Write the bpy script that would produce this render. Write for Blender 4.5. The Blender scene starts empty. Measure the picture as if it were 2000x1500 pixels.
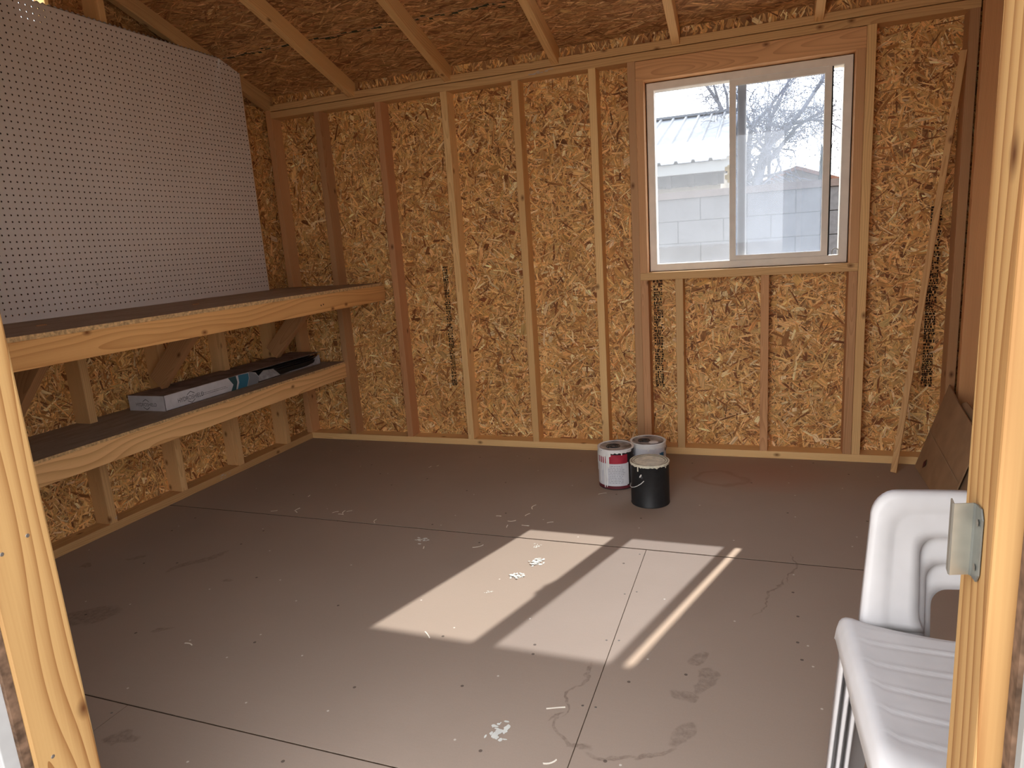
import bpy, bmesh, math, random
import numpy as np
from mathutils import Vector, Matrix

I = 0.0254          # everything below is written in inches; I turns it into metres
SC = bpy.context.scene
COL = SC.collection
random.seed(7)

# ------------------------------------------------------------------ camera
cam_d = bpy.data.cameras.new('camera')
cam_d.sensor_width = 36.0
cam_d.lens = 23.674
cam_d.clip_start = 0.02
cam_d.clip_end = 500
cam = bpy.data.objects.new('camera', cam_d)
COL.objects.link(cam)
YAW, PITCH, ROLL = -0.36273, -0.20509, -0.06753
def cam_axes():
    cy, sy, cp, sp = math.cos(YAW), math.sin(YAW), math.cos(PITCH), math.sin(PITCH)
    f = Vector((sy*cp, cy*cp, sp)); r = Vector((cy, -sy, 0)); u = r.cross(f)
    cr, sr = math.cos(ROLL), math.sin(ROLL)
    return cr*r + sr*u, -sr*r + cr*u, f
_r, _u, _f = cam_axes()
M = Matrix((( _r.x, _u.x, -_f.x, 108.03*I), (_r.y, _u.y, -_f.y, -138.10*I), (_r.z, _u.z, -_f.z, 45.467*I), (0, 0, 0, 1)))
cam.matrix_world = M
SC.camera = cam

# ------------------------------------------------------------------ world, sun, exposure
SKY = 5.0
SUN = 9.5
w = bpy.data.worlds.new('sky'); SC.world = w
w.use_nodes = True
nt = w.node_tree; nt.nodes.clear()
wo = nt.nodes.new('ShaderNodeOutputWorld'); bg = nt.nodes.new('ShaderNodeBackground')
tc = nt.nodes.new('ShaderNodeTexCoord'); sx = nt.nodes.new('ShaderNodeSeparateXYZ')
rp = nt.nodes.new('ShaderNodeValToRGB')
rp.color_ramp.elements[0].position = 0.0; rp.color_ramp.elements[0].color = (1.0, 0.985, 0.97, 1)
rp.color_ramp.elements[1].position = 0.9; rp.color_ramp.elements[1].color = (0.86, 0.91, 1.0, 1)
nt.links.new(tc.outputs['Generated'], sx.inputs[0]); nt.links.new(sx.outputs['Z'], rp.inputs[0])
nt.links.new(rp.outputs[0], bg.inputs['Color']); bg.inputs['Strength'].default_value = SKY
nt.links.new(bg.outputs[0], wo.inputs['Surface'])

sun_d = bpy.data.lights.new('sun', 'SUN'); sun_d.energy = SUN; sun_d.angle = math.radians(0.53); sun_d.color = (1.0, 0.94, 0.84)
sun = bpy.data.objects.new('sun', sun_d); COL.objects.link(sun)
sun.rotation_euler = Vector((-0.33, -1.0, -0.893)).to_track_quat('-Z', 'Y').to_euler()
sun.location = (4, 5, 6)

SC.view_settings.view_transform = 'Standard'
SC.view_settings.look = 'None'
SC.view_settings.gamma = 1.0
SC.view_settings.use_curve_mapping = False
SC.view_settings.exposure = 0.0
SC.cycles.max_bounces = 12
SC.cycles.diffuse_bounces = 8
SC.cycles.transparent_max_bounces = 16

# ================================================================== helpers
def tag(o, label=None, cat=None, group=None, kind=None):
    if label: o['label'] = label
    if cat: o['category'] = cat
    if group: o['group'] = group
    if kind: o['kind'] = kind
    return o

def empty(name, loc=(0, 0, 0), label=None, cat=None, group=None, kind=None):
    o = bpy.data.objects.new(name, None); COL.objects.link(o)
    o.location = Vector(loc)*I; o.empty_display_size = 0.05
    return tag(o, label, cat, group, kind)

def adopt(o, parent):
    if parent is not None:
        o.parent = parent
        m = Matrix.LocRotScale(parent.location, parent.rotation_euler, parent.scale)
        if parent.parent is not None:
            g = parent.parent
            m = Matrix.LocRotScale(g.location, g.rotation_euler, g.scale) @ parent.matrix_parent_inverse @ m
        o.matrix_parent_inverse = m.inverted()
    return o

def link_mesh(name, me, mat, parent=None, tint=None):
    o = bpy.data.objects.new(name, me); COL.objects.link(o)
    if mat is not None and not me.materials: me.materials.append(mat)
    if tint: o.color = (*tint, 1)
    return adopt(o, parent)

def pyd(name, verts, faces, mat, parent=None, smooth=False, tint=None, mats=None, fm=None):
    me = bpy.data.meshes.new(name)
    me.from_pydata([tuple(c*I for c in v) for v in verts], [], faces)
    if mats:
        for m_ in mats: me.materials.append(m_)
        if fm: me.polygons.foreach_set('material_index', fm)
    if smooth: me.polygons.foreach_set('use_smooth', [True]*len(me.polygons))
    bm = bmesh.new(); bm.from_mesh(me); bmesh.ops.recalc_face_normals(bm, faces=bm.faces); bm.to_mesh(me); bm.free()
    me.update()
    return link_mesh(name, me, mat, parent, tint)

BOXF = [(0,1,3,2),(4,6,7,5),(0,4,5,1),(2,3,7,6),(0,2,6,4),(1,5,7,3)]
def box(name, x0, x1, y0, y1, z0, z1, mat, parent=None, tint=None, bev=0.0):
    """axis-aligned box in world inches, mesh kept in world coordinates"""
    bm = bmesh.new()
    vs = [bm.verts.new((x*I, y*I, z*I)) for x in (x0, x1) for y in (y0, y1) for z in (z0, z1)]
    for f in BOXF: bm.faces.new([vs[i] for i in f])
    bmesh.ops.recalc_face_normals(bm, faces=bm.faces)
    if bev: bmesh.ops.bevel(bm, geom=bm.edges[:], offset=bev*I, segments=2, affect='EDGES', profile=0.5)
    me = bpy.data.meshes.new(name); bm.to_mesh(me); bm.free()
    return link_mesh(name, me, mat, parent, tint)

def boxes(name, lst, mat, parent=None, tint=None):
    V, F = [], []
    for (x0, x1, y0, y1, z0, z1) in lst:
        b = len(V)
        V += [(x, y, z) for x in (x0, x1) for y in (y0, y1) for z in (z0, z1)]
        F += [tuple(b+i for i in f) for f in BOXF]
    return pyd(name, V, F, mat, parent, tint=tint)

LUM = {}
def lumber(name, a, b, w_, d_, mat, parent=None, tint=None, side=(0, 0, 1), bev=0.09):
    """a board from a to b (centre line, inches); local X runs along the board, w_ along `side`-ish, d_ across"""
    a, b = Vector(a), Vector(b); L = (b-a).length
    X = (b-a).normalized(); S = Vector(side); S = (S - X*S.dot(X)).normalized(); T = X.cross(S)
    key = (round(L, 3), w_, d_, bev)
    if key not in LUM:
        bm = bmesh.new()
        vs = [bm.verts.new((x*L/2*I, y*w_/2*I, z*d_/2*I)) for x in (-1, 1) for y in (-1, 1) for z in (-1, 1)]
        for f in BOXF: bm.faces.new([vs[i] for i in f])
        bmesh.ops.recalc_face_normals(bm, faces=bm.faces)
        if bev:
            es = [e for e in bm.edges if abs((e.verts[0].co-e.verts[1].co).normalized().x) > .9]
            bmesh.ops.bevel(bm, geom=es, offset=bev*I, segments=2, affect='EDGES', profile=0.5)
        me = bpy.data.meshes.new(name); bm.to_mesh(me); bm.free()
        LUM[key] = me
    me = LUM[key]
    if not me.materials: me.materials.append(None)
    o = bpy.data.objects.new(name, me); COL.objects.link(o)
    o.material_slots[0].link = 'OBJECT'; o.material_slots[0].material = mat
    c = (a+b)/2*I
    o.matrix_world = Matrix(((X.x, S.x, T.x, c.x), (X.y, S.y, T.y, c.y), (X.z, S.z, T.z, c.z), (0, 0, 0, 1)))
    t = tint or (1, 1, 1)
    o.color = (*t, 1)
    return adopt(o, parent)

def tubes(paths, seg=8):
    V, F = [], []
    for pts, rad in paths:
        pts = [Vector(p) for p in pts]; n = len(pts)
        if not hasattr(rad, '__len__'): rad = [rad]*n
        ref = Vector((0.31, 0.2, 0.93)).normalized()
        base = len(V)
        for i, p in enumerate(pts):
            t = (pts[min(i+1, n-1)] - pts[max(i-1, 0)]).normalized()
            if abs(t.dot(ref)) > .97: ref = Vector((1, 0.1, 0))
            s = t.cross(ref).normalized(); q = t.cross(s)
            for k in range(seg):
                an = 2*math.pi*k/seg
                V.append(tuple(p + (s*math.cos(an) + q*math.sin(an))*rad[i]))
        for i in range(n-1):
            for k in range(seg):
                F.append((base+i*seg+k, base+i*seg+(k+1) % seg, base+(i+1)*seg+(k+1) % seg, base+(i+1)*seg+k))
        F.append(tuple(base+k for k in range(seg))); F.append(tuple(base+(n-1)*seg+k for k in range(seg)))
    return V, F

def lathe(profile, seg=48, c=(0, 0, 0), a0=0, a1=2*math.pi):
    full = abs(a1-a0-2*math.pi) < 1e-6
    n = seg if full else seg+1
    V, F = [], []
    for (r, z) in profile:
        for k in range(n):
            an = a0+(a1-a0)*k/seg
            V.append((c[0]+r*math.cos(an), c[1]+r*math.sin(an), c[2]+z))
    for i in range(len(profile)-1):
        for k in range(seg):
            k2 = (k+1) % n if full else k+1
            F.append((i*n+k, i*n+k2, (i+1)*n+k2, (i+1)*n+k))
    return V, F

# ================================================================== materials
class NT:
    def __init__(s, name):
        s.m = bpy.data.materials.new(name); s.m.use_nodes = True
        s.t = s.m.node_tree; s.t.nodes.clear()
        s.out = s.t.nodes.new('ShaderNodeOutputMaterial')
    def n(s, typ, **kw):
        nd = s.t.nodes.new('ShaderNode'+typ)
        for k, v in kw.items():
            if k.startswith('i_'):
                nd.inputs[k[2:].replace('_', ' ')].default_value = v
            else: setattr(nd, k, v)
        return nd
    def l(s, a, b): s.t.links.new(a, b)
    def math(s, op, a, b=None, c=None, clamp=False):
        nd = s.n('Math', operation=op, use_clamp=clamp)
        for i, x in enumerate((a, b, c)):
            if x is None: continue
            if isinstance(x, (int, float)): nd.inputs[i].default_value = x
            else: s.l(x, nd.inputs[i])
        return nd.outputs[0]
    def mix(s, fac, a, b, blend='MIX'):
        nd = s.n('Mix', data_type='RGBA', blend_type=blend, clamp_factor=True)
        for sock, x in ((nd.inputs[0], fac), (nd.inputs[6], a), (nd.inputs[7], b)):
            if isinstance(x, (int, float)): sock.default_value = x
            elif isinstance(x, tuple): sock.default_value = (*x, 1) if len(x) == 3 else x
            else: s.l(x, sock)
        return nd.outputs[2]
    def noise(s, vec, scale, detail=3, rough=.5, dist=0, dim='3D'):
        nd = s.n('TexNoise', noise_dimensions=dim); nd.inputs['Scale'].default_value = scale
        nd.inputs['Detail'].default_value = detail; nd.inputs['Roughness'].default_value = rough
        nd.inputs['Distortion'].default_value = dist
        if vec is not None: s.l(vec, nd.inputs['Vector'])
        return nd.outputs['Fac']
    def mapping(s, vec, loc=(0, 0, 0), rot=(0, 0, 0), scale=(1, 1, 1)):
        nd = s.n('Mapping'); nd.inputs['Location'].default_value = loc; nd.inputs['Rotation'].default_value = rot
        nd.inputs['Scale'].default_value = scale; s.l(vec, nd.inputs['Vector']); return nd.outputs[0]
    def ramp(s, fac, stops):
        nd = s.n('ValToRGB'); cr = nd.color_ramp
        while len(cr.elements) < len(stops): cr.elements.new(0.5)
        for e, (p, c) in zip(cr.elements, stops):
            e.position = p; e.color = (*c, 1) if len(c) == 3 else c
        s.l(fac, nd.inputs[0]); return nd.outputs[0]
    def bsdf(s, color, rough=.6, spec=.3, bump=None, bstr=.3, bdist=.002, metal=0):
        b = s.n('BsdfPrincipled')
        if isinstance(color, tuple): b.inputs['Base Color'].default_value = (*color, 1)
        else: s.l(color, b.inputs['Base Color'])
        if isinstance(rough, (int, float)): b.inputs['Roughness'].default_value = rough
        else: s.l(rough, b.inputs['Roughness'])
        b.inputs['Specular IOR Level'].default_value = spec
        b.inputs['Metallic'].default_value = metal
        if bump is not None:
            bp = s.n('Bump'); bp.inputs['Strength'].default_value = bstr; bp.inputs['Distance'].default_value = bdist
            s.l(bump, bp.inputs['Height']); s.l(bp.outputs[0], b.inputs['Normal'])
        s.l(b.outputs[0], s.out.inputs['Surface'])
        return b

def plain(name, col, rough=.6, spec=.3, nscale=0, namt=.15, metal=0, bstr=0):
    t = NT(name)
    if nscale:
        tc_ = t.n('TexCoord').outputs['Object']
        f = t.noise(tc_, nscale, 2, .6)
        dark = tuple(c*(1-namt) for c in col); lite = tuple(min(1, c*(1+namt)) for c in col)
        c = t.ramp(f, [(.3, dark), (.7, lite)])
        t.bsdf(c, rough, spec, f if bstr else None, bstr, .001, metal)
    else:
        t.bsdf(col, rough, spec, metal=metal)
    return t.m

def pine(name, light, dark, ring=150.0, knot=1.0, rough=.62, contrast=1.0, dirt=0.0):
    """solid-wood texture: growth rings round a tilted pith beside the board, knots, fine fibres"""
    t = NT(name)
    oc = t.n('TexCoord').outputs['Object']; oi = t.n('ObjectInfo')
    rnd = oi.outputs['Random']
    # random shift along and across
    cx = t.n('CombineXYZ')
    t.l(t.math('MULTIPLY', rnd, 37.0), cx.inputs[0])
    t.l(t.math('MULTIPLY', t.math('FRACT', t.math('MULTIPLY', rnd, 17.3)), 0.05), cx.inputs[1])
    t.l(t.math('MULTIPLY_ADD', t.math('FRACT', t.math('MULTIPLY', rnd, 91.7)), 0.05, 0.012), cx.inputs[2])
    va = t.n('VectorMath', operation='ADD'); t.l(oc, va.inputs[0]); t.l(cx.outputs[0], va.inputs[1])
    v = va.outputs[0]
    low = t.noise(t.mapping(v, scale=(1.44, 8, 8)), 1.0, 1, .5)
    low2 = t.noise(t.mapping(v, loc=(3, 7, 1), scale=(1.43, 6.5, 6.5)), 1.0, 1, .5)
    s3 = t.n('SeparateXYZ'); t.l(v, s3.inputs[0])
    yy = t.math('ADD', s3.outputs[1], t.math('MULTIPLY_ADD', low, .06, -.03))
    zz = t.math('ADD', s3.outputs[2], t.math('MULTIPLY_ADD', low2, .09, -.045))
    d = t.math('SQRT', t.math('ADD', t.math('MULTIPLY', yy, yy), t.math('MULTIPLY', zz, zz)))
    rings = t.math('FRACT', t.math('MULTIPLY', d, ring))
    rr = t.math('POWER', rings, 2.2)
    fib = t.noise(t.mapping(v, scale=(4, 330, 330)), 1.0, 1, .6)
    broad = t.noise(t.mapping(v, scale=(1.44, 17, 17)), 1.0, 1, .5)
    # knots
    vo = t.n('TexVoronoi', feature='F1', voronoi_dimensions='2D'); vo.inputs['Scale'].default_value = 1.0
    kc = t.n('CombineXYZ'); t.l(t.math('MULTIPLY', s3.outputs[0], 8.0), kc.inputs[0])
    t.l(t.math('MULTIPLY', t.math('ADD', s3.outputs[1], s3.outputs[2]), 13.0), kc.inputs[1])
    t.l(kc.outputs[0], vo.inputs['Vector'])
    vs_ = t.n('SeparateXYZ'); t.l(vo.outputs['Color'], vs_.inputs[0])
    on = t.math('GREATER_THAN', vs_.outputs[0], 1.0-.10*knot)
    kd = t.math('MULTIPLY', t.math('SUBTRACT', 1.0, t.math('DIVIDE', vo.outputs['Distance'], .17), clamp=True), on, clamp=True)
    mixf = t.math('ADD', t.math('MULTIPLY', rr, .52*contrast), t.math('MULTIPLY_ADD', broad, .5, -.18), clamp=True)
    mixf = t.math('ADD', mixf, t.math('MULTIPLY_ADD', fib, .34, -.17), clamp=True)
    col = t.mix(mixf, light, dark)
    col = t.mix(t.math('MULTIPLY', kd, 1.1, clamp=True), col, (dark[0]*.42, dark[1]*.34, dark[2]*.30))
    if dirt:
        dn = t.noise(v, 9, 4, .6)
        col = t.mix(t.math('MULTIPLY', t.math('SUBTRACT', dn, .45, clamp=True), dirt*3, clamp=True), col, (.16, .12, .09))
    col = t.mix(1.0, col, oi.outputs['Color'], 'MULTIPLY')
    t.bsdf(col, rough, .25)
    return t.m

PINE = pine('pine_lumber', (.84, .585, .295), (.54, .305, .125))
PINE_RED = pine('fir_lumber', (.64, .365, .18), (.38, .18, .075), ring=190)
PINE_BOLD = pine('pine_bold_grain', (.70, .45, .20), (.38, .17, .05), ring=78, contrast=1.35, knot=.8)

def flake_mat(name, rough=.62):
    t = NT(name)
    at = t.n('Attribute', attribute_name='flake'); uv = t.n('UVMap')
    g = t.noise(t.mapping(uv.outputs[0], scale=(9, 460, 1)), 1.0, 1, .65, dim='2D')
    g2 = t.noise(t.mapping(uv.outputs[0], loc=(4, 2, 0), scale=(25, 120, 1)), 1.0, 0, .5, dim='2D')
    f = t.math('MULTIPLY_ADD', g, .9, .55); f = t.math('MULTIPLY', f, t.math('MULTIPLY_ADD', g2, .7, .65))
    c = t.n('VectorMath', operation='SCALE'); t.l(at.outputs['Color'], c.inputs[0]); t.l(f, c.inputs['Scale'])
    t.bsdf(c.outputs[0], rough, .3)
    return t.m
OSB = flake_mat('strand_board')

def floor_mat():
    t = NT('floor_board')
    v = t.n('TexCoord').outputs['Object']
    big = t.noise(v, 1.1, 2, .55); mid = t.noise(v, 6, 3, .6); fine = t.noise(v, 260, 1, .7)
    fib = t.noise(t.mapping(v, scale=(14, 170, 1)), 1, 1, .6)
    c = t.ramp(big, [(.3, (.39, .30, .236)), (.7, (.45, .352, .28))])
    c = t.mix(t.math('MULTIPLY_ADD', mid, 1.5, -.5, clamp=True), c, (.42, .327, .258))
    c = t.mix(t.math('MULTIPLY_ADD', fine, .8, -.15, clamp=True), t.mix(.16, c, (.12, .09, .07)), c)
    c = t.mix(t.math('MULTIPLY_ADD', fib, .5, -.15, clamp=True), t.mix(.10, c, (.16, .12, .09)), c)
    # dried stains: shapes with ragged edges, inches -> metres
    wob = t.n('TexNoise'); wob.inputs['Scale'].default_value = 9; wob.inputs['Detail'].default_value = 3
    t.l(v, wob.inputs['Vector'])
    wv = t.n('VectorMath', operation='MULTIPLY_ADD'); t.l(wob.outputs['Color'], wv.inputs[0])
    wv.inputs[1].default_value = (.11, .11, 0); wv.inputs[2].default_value = (-.055, -.055, 0)
    wa = t.n('VectorMath', operation='ADD'); t.l(v, wa.inputs[0]); t.l(wv.outputs[0], wa.inputs[1])
    vv = wa.outputs[0]
    def blob(x, y, a, b, rot=0, soft=.35):
        m = t.n('Mapping', vector_type='TEXTURE')
        m.inputs['Location'].default_value = (x*I, y*I, 0); m.inputs['Rotation'].default_value = (0, 0, math.radians(rot))
        m.inputs['Scale'].default_value = (a*I, b*I, 1); t.l(vv, m.inputs['Vector'])
        s2 = t.n('SeparateXYZ'); t.l(m.outputs[0], s2.inputs[0])
        r2 = t.math('ADD', t.math('MULTIPLY', s2.outputs[0], s2.outputs[0]), t.math('MULTIPLY', s2.outputs[1], s2.outputs[1]))
        return t.math('DIVIDE', t.math('SUBTRACT', 1.0, r2), soft, clamp=True)
    def acc(lst):
        a = None
        for q in lst:
            b = blob(*q); a = b if a is None else t.math('MAXIMUM', a, b)
        return a
    dark = acc([(25.2, -63.6, 5.0, 1.0, 57), (23, -80.8, 4.2, 2.4, 40), (7.9, -69.9, 1.0, .7), (13.8, -65.5, 1.8, .6, 20),
                (36.2, -81.2, 1.3, .6, 40), (35.1, -68.8, .9, .5, 30), (102.3, -70.4, 1.6, 1.0, 60), (102.6, -74.2, 2.6, .9, 70),
                (101.3, -77.2, 1.5, .9), (101.4, -82.6, 2.2, 1.0, 80), (48.5, -97.5, 2.2, .8, 15)])
    brk = t.math('MULTIPLY_ADD', t.noise(v, 60, 2, .65), 1.9, -.45, clamp=True)
    c = t.mix(t.math('MULTIPLY', t.math('MULTIPLY', dark, .62), brk), c, (.15, .11, .085))
    line = acc([(99.9, -85.9, 2.2, .35, 35, .5), (96.2, -86.6, 2.6, .3, -2, .5), (92.6, -86.4, 1.4, .32, 15, .5), (91.2, -86.0, 1.6, .35, -38, .5),
                (89.7, -84.0, 1.8, .25, 105, .5), (90.1, -80, 3.0, .2, 84, .5), (90.6, -76, 2.2, .3, 80, .5), (89.2, -82.5, .8, .2, 60, .5),
                (109, -55, 6, .18, 70, .5), (112, -47, 5, .2, 80, .5)])
    c = t.mix(t.math('MULTIPLY', t.math('MULTIPLY', line, .75), brk), c, (.15, .105, .08))
    # reddish water ring by the paint cans
    red = blob(108, -9, 16, 11, 0, 1.0); red2 = blob(101, -13.5, 5.2, 4.2, 0, .5); ring_in = blob(101, -13.5, 4.6, 3.7, 0, .4)
    c = t.mix(t.math('MULTIPLY', red, .45), c, (.42, .21, .15))
    c = t.mix(t.math('MULTIPLY', t.math('SUBTRACT', red2, ring_in, clamp=True), .8), c, (.24, .12, .08))
    # tiny dark flecks
    vo = t.n('TexVoronoi', voronoi_dimensions='2D'); vo.inputs['Scale'].default_value = 7; t.l(v, vo.inputs['Vector'])
    vsx = t.n('SeparateXYZ'); t.l(vo.outputs['Color'], vsx.inputs[0])
    fl = t.math('MULTIPLY', t.math('LESS_THAN', vo.outputs['Distance'], .032), t.math('GREATER_THAN', vsx.outputs[0], .86))
    c = t.mix(t.math('MULTIPLY', fl, .75), c, (.07, .05, .04))
    vo2 = t.n('TexVoronoi', voronoi_dimensions='2D'); vo2.inputs['Scale'].default_value = 5; t.l(t.mapping(v, loc=(.3, .7, 0)), vo2.inputs['Vector'])
    vsy = t.n('SeparateXYZ'); t.l(vo2.outputs['Color'], vsy.inputs[0])
    fl2 = t.math('MULTIPLY', t.math('LESS_THAN', vo2.outputs['Distance'], .016), t.math('GREATER_THAN', vsy.outputs[0], .7))
    c = t.mix(t.math('MULTIPLY', fl2, .7), c, (.75, .70, .62))
    t.bsdf(c, t.math('MULTIPLY_ADD', mid, .15, .68), .2)
    return t.m
FLOOR = floor_mat()
SEAM = plain('seam_dirt', (.075, .052, .035), .95, .05, 40, .4)

def dusty_board():
    t = NT('dusty_board_top'); v = t.n('TexCoord').outputs['Object']
    a = t.noise(t.mapping(v, scale=(20, 4, 20)), 1.5, 4, .6); b = t.noise(v, 60, 4, .7)
    c = t.ramp(a, [(.3, (.37, .275, .20)), (.7, (.51, .395, .30))])
    c = t.mix(t.math('MULTIPLY_ADD', b, .7, -.1, clamp=True), t.mix(.3, c, (.08, .06, .05)), c)
    t.bsdf(c, .8, .15, b, .3, .001); return t.m
DUSTY = dusty_board()
OSB_EDGE = plain('board_edge', (.56, .37, .18), .75, .2, 90, .4, bstr=.3)
OSB_BACK = plain('strand_board_core', (.40, .235, .105), .7, .2, 60, .4)

def peg_mat():
    t = NT('white_hardboard'); v = t.n('TexCoord').outputs['Object']
    a = t.noise(v, 2.2, 4, .6); b = t.noise(v, 45, 4, .7)
    c = t.ramp(a, [(.3, (.77, .70, .64)), (.7, (.83, .76, .70))])
    c = t.mix(t.math('MULTIPLY_ADD', b, .8, -.2, clamp=True), t.mix(.10, c, (.2, .15, .12)), c)
    vo = t.n('TexVoronoi'); vo.inputs['Scale'].default_value = 4.5; t.l(v, vo.inputs['Vector'])
    c = t.mix(t.math('MULTIPLY', t.math('LESS_THAN', vo.outputs['Distance'], .03), .5), c, (.2, .16, .13))
    t.bsdf(c, .42, .4); return t.m
PEG = peg_mat()
PEG_CORE = plain('hardboard_core_shade', (.045, .025, .015), .8, .1)  # hole walls near black: the shade inside the holes is in this colour
VINYL = plain('window_vinyl', (.80, .755, .68), .45, .35, 12, .06)
SEAL = plain('black_seal', (.012, .012, .012), .6, .2)
METAL = plain('zinc_plate', (.44, .42, .36), .38, .5, 30, .15, metal=.75)
NAIL = plain('nail_head', (.20, .18, .16), .45, .5, metal=.7)
WHITE_TRIM = plain('white_trim_paint', (.33, .33, .33), .6, .3, 25, .06)
WEATHERED = plain('weathered_siding_edge', (.115, .07, .045), .85, .1, 60, .5, bstr=.5)
PLASTIC = plain('white_resin', (.62, .60, .595), .42, .35, 14, .05)
CARD = plain('cardboard', (.36, .225, .125), .85, .1, 9, .12)
CARD_EDGE = plain('cardboard_cut_edge', (.40, .28, .17), .9, .1)
INK = plain('stamp_ink', (.03, .022, .018), .8, .1)

def glass(name, dust0, dust1, tint):
    """window pane with a film of dust that catches the sun from outside"""
    t = NT(name); v = t.n('TexCoord').outputs['Object']
    sp = t.n('SeparateXYZ'); t.l(v, sp.inputs[0])
    g = t.math('DIVIDE', t.math('SUBTRACT', 72*I, sp.outputs[2]), 33*I, clamp=True)
    fine = t.noise(v, 260, 3, .7); blot = t.noise(v, 5, 3, .6)
    f = t.math('MULTIPLY_ADD', g, dust1-dust0, dust0)
    f = t.math('MULTIPLY', f, t.math('MULTIPLY_ADD', fine, .5, .75)); f = t.math('MULTIPLY', f, t.math('MULTIPLY_ADD', blot, .7, .65), clamp=True)
    tr = t.n('BsdfTransparent'); tr.inputs['Color'].default_value = (*tint, 1)
    tl = t.n('BsdfTranslucent'); tl.inputs['Color'].default_value = (.80, .87, .95, 1)
    df = t.n('BsdfDiffuse'); df.inputs['Color'].default_value = (.7, .7, .68, 1)
    m0 = t.n('MixShader'); m0.inputs[0].default_value = .25; t.l(tl.outputs[0], m0.inputs[1]); t.l(df.outputs[0], m0.inputs[2])
    m1 = t.n('MixShader'); t.l(f, m1.inputs[0]); t.l(tr.outputs[0], m1.inputs[1]); t.l(m0.outputs[0], m1.inputs[2])
    gl = t.n('BsdfGlossy'); gl.inputs['Roughness'].default_value = .02
    m2 = t.n('MixShader'); m2.inputs[0].default_value = .035; t.l(m1.outputs[0], m2.inputs[1]); t.l(gl.outputs[0], m2.inputs[2])
    t.l(m2.outputs[0], t.out.inputs['Surface'])
    return t.m
GLASS_L = glass('dusty_glass', .012, .07, (.86, .885, .92))
GLASS_R = glass('dirty_double_glass', .06, .11, (.76, .80, .87))

# ================================================================== strand board built from flakes
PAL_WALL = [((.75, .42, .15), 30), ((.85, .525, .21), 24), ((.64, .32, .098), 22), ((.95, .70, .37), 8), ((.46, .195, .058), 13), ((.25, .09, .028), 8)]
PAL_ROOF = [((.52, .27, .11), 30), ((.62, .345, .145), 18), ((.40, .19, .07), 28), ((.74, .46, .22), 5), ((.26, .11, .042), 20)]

PAL_DOOR = [((c_[0]*.45, c_[1]*.45, c_[2]*.45), w_) for c_, w_ in PAL_WALL]

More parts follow.
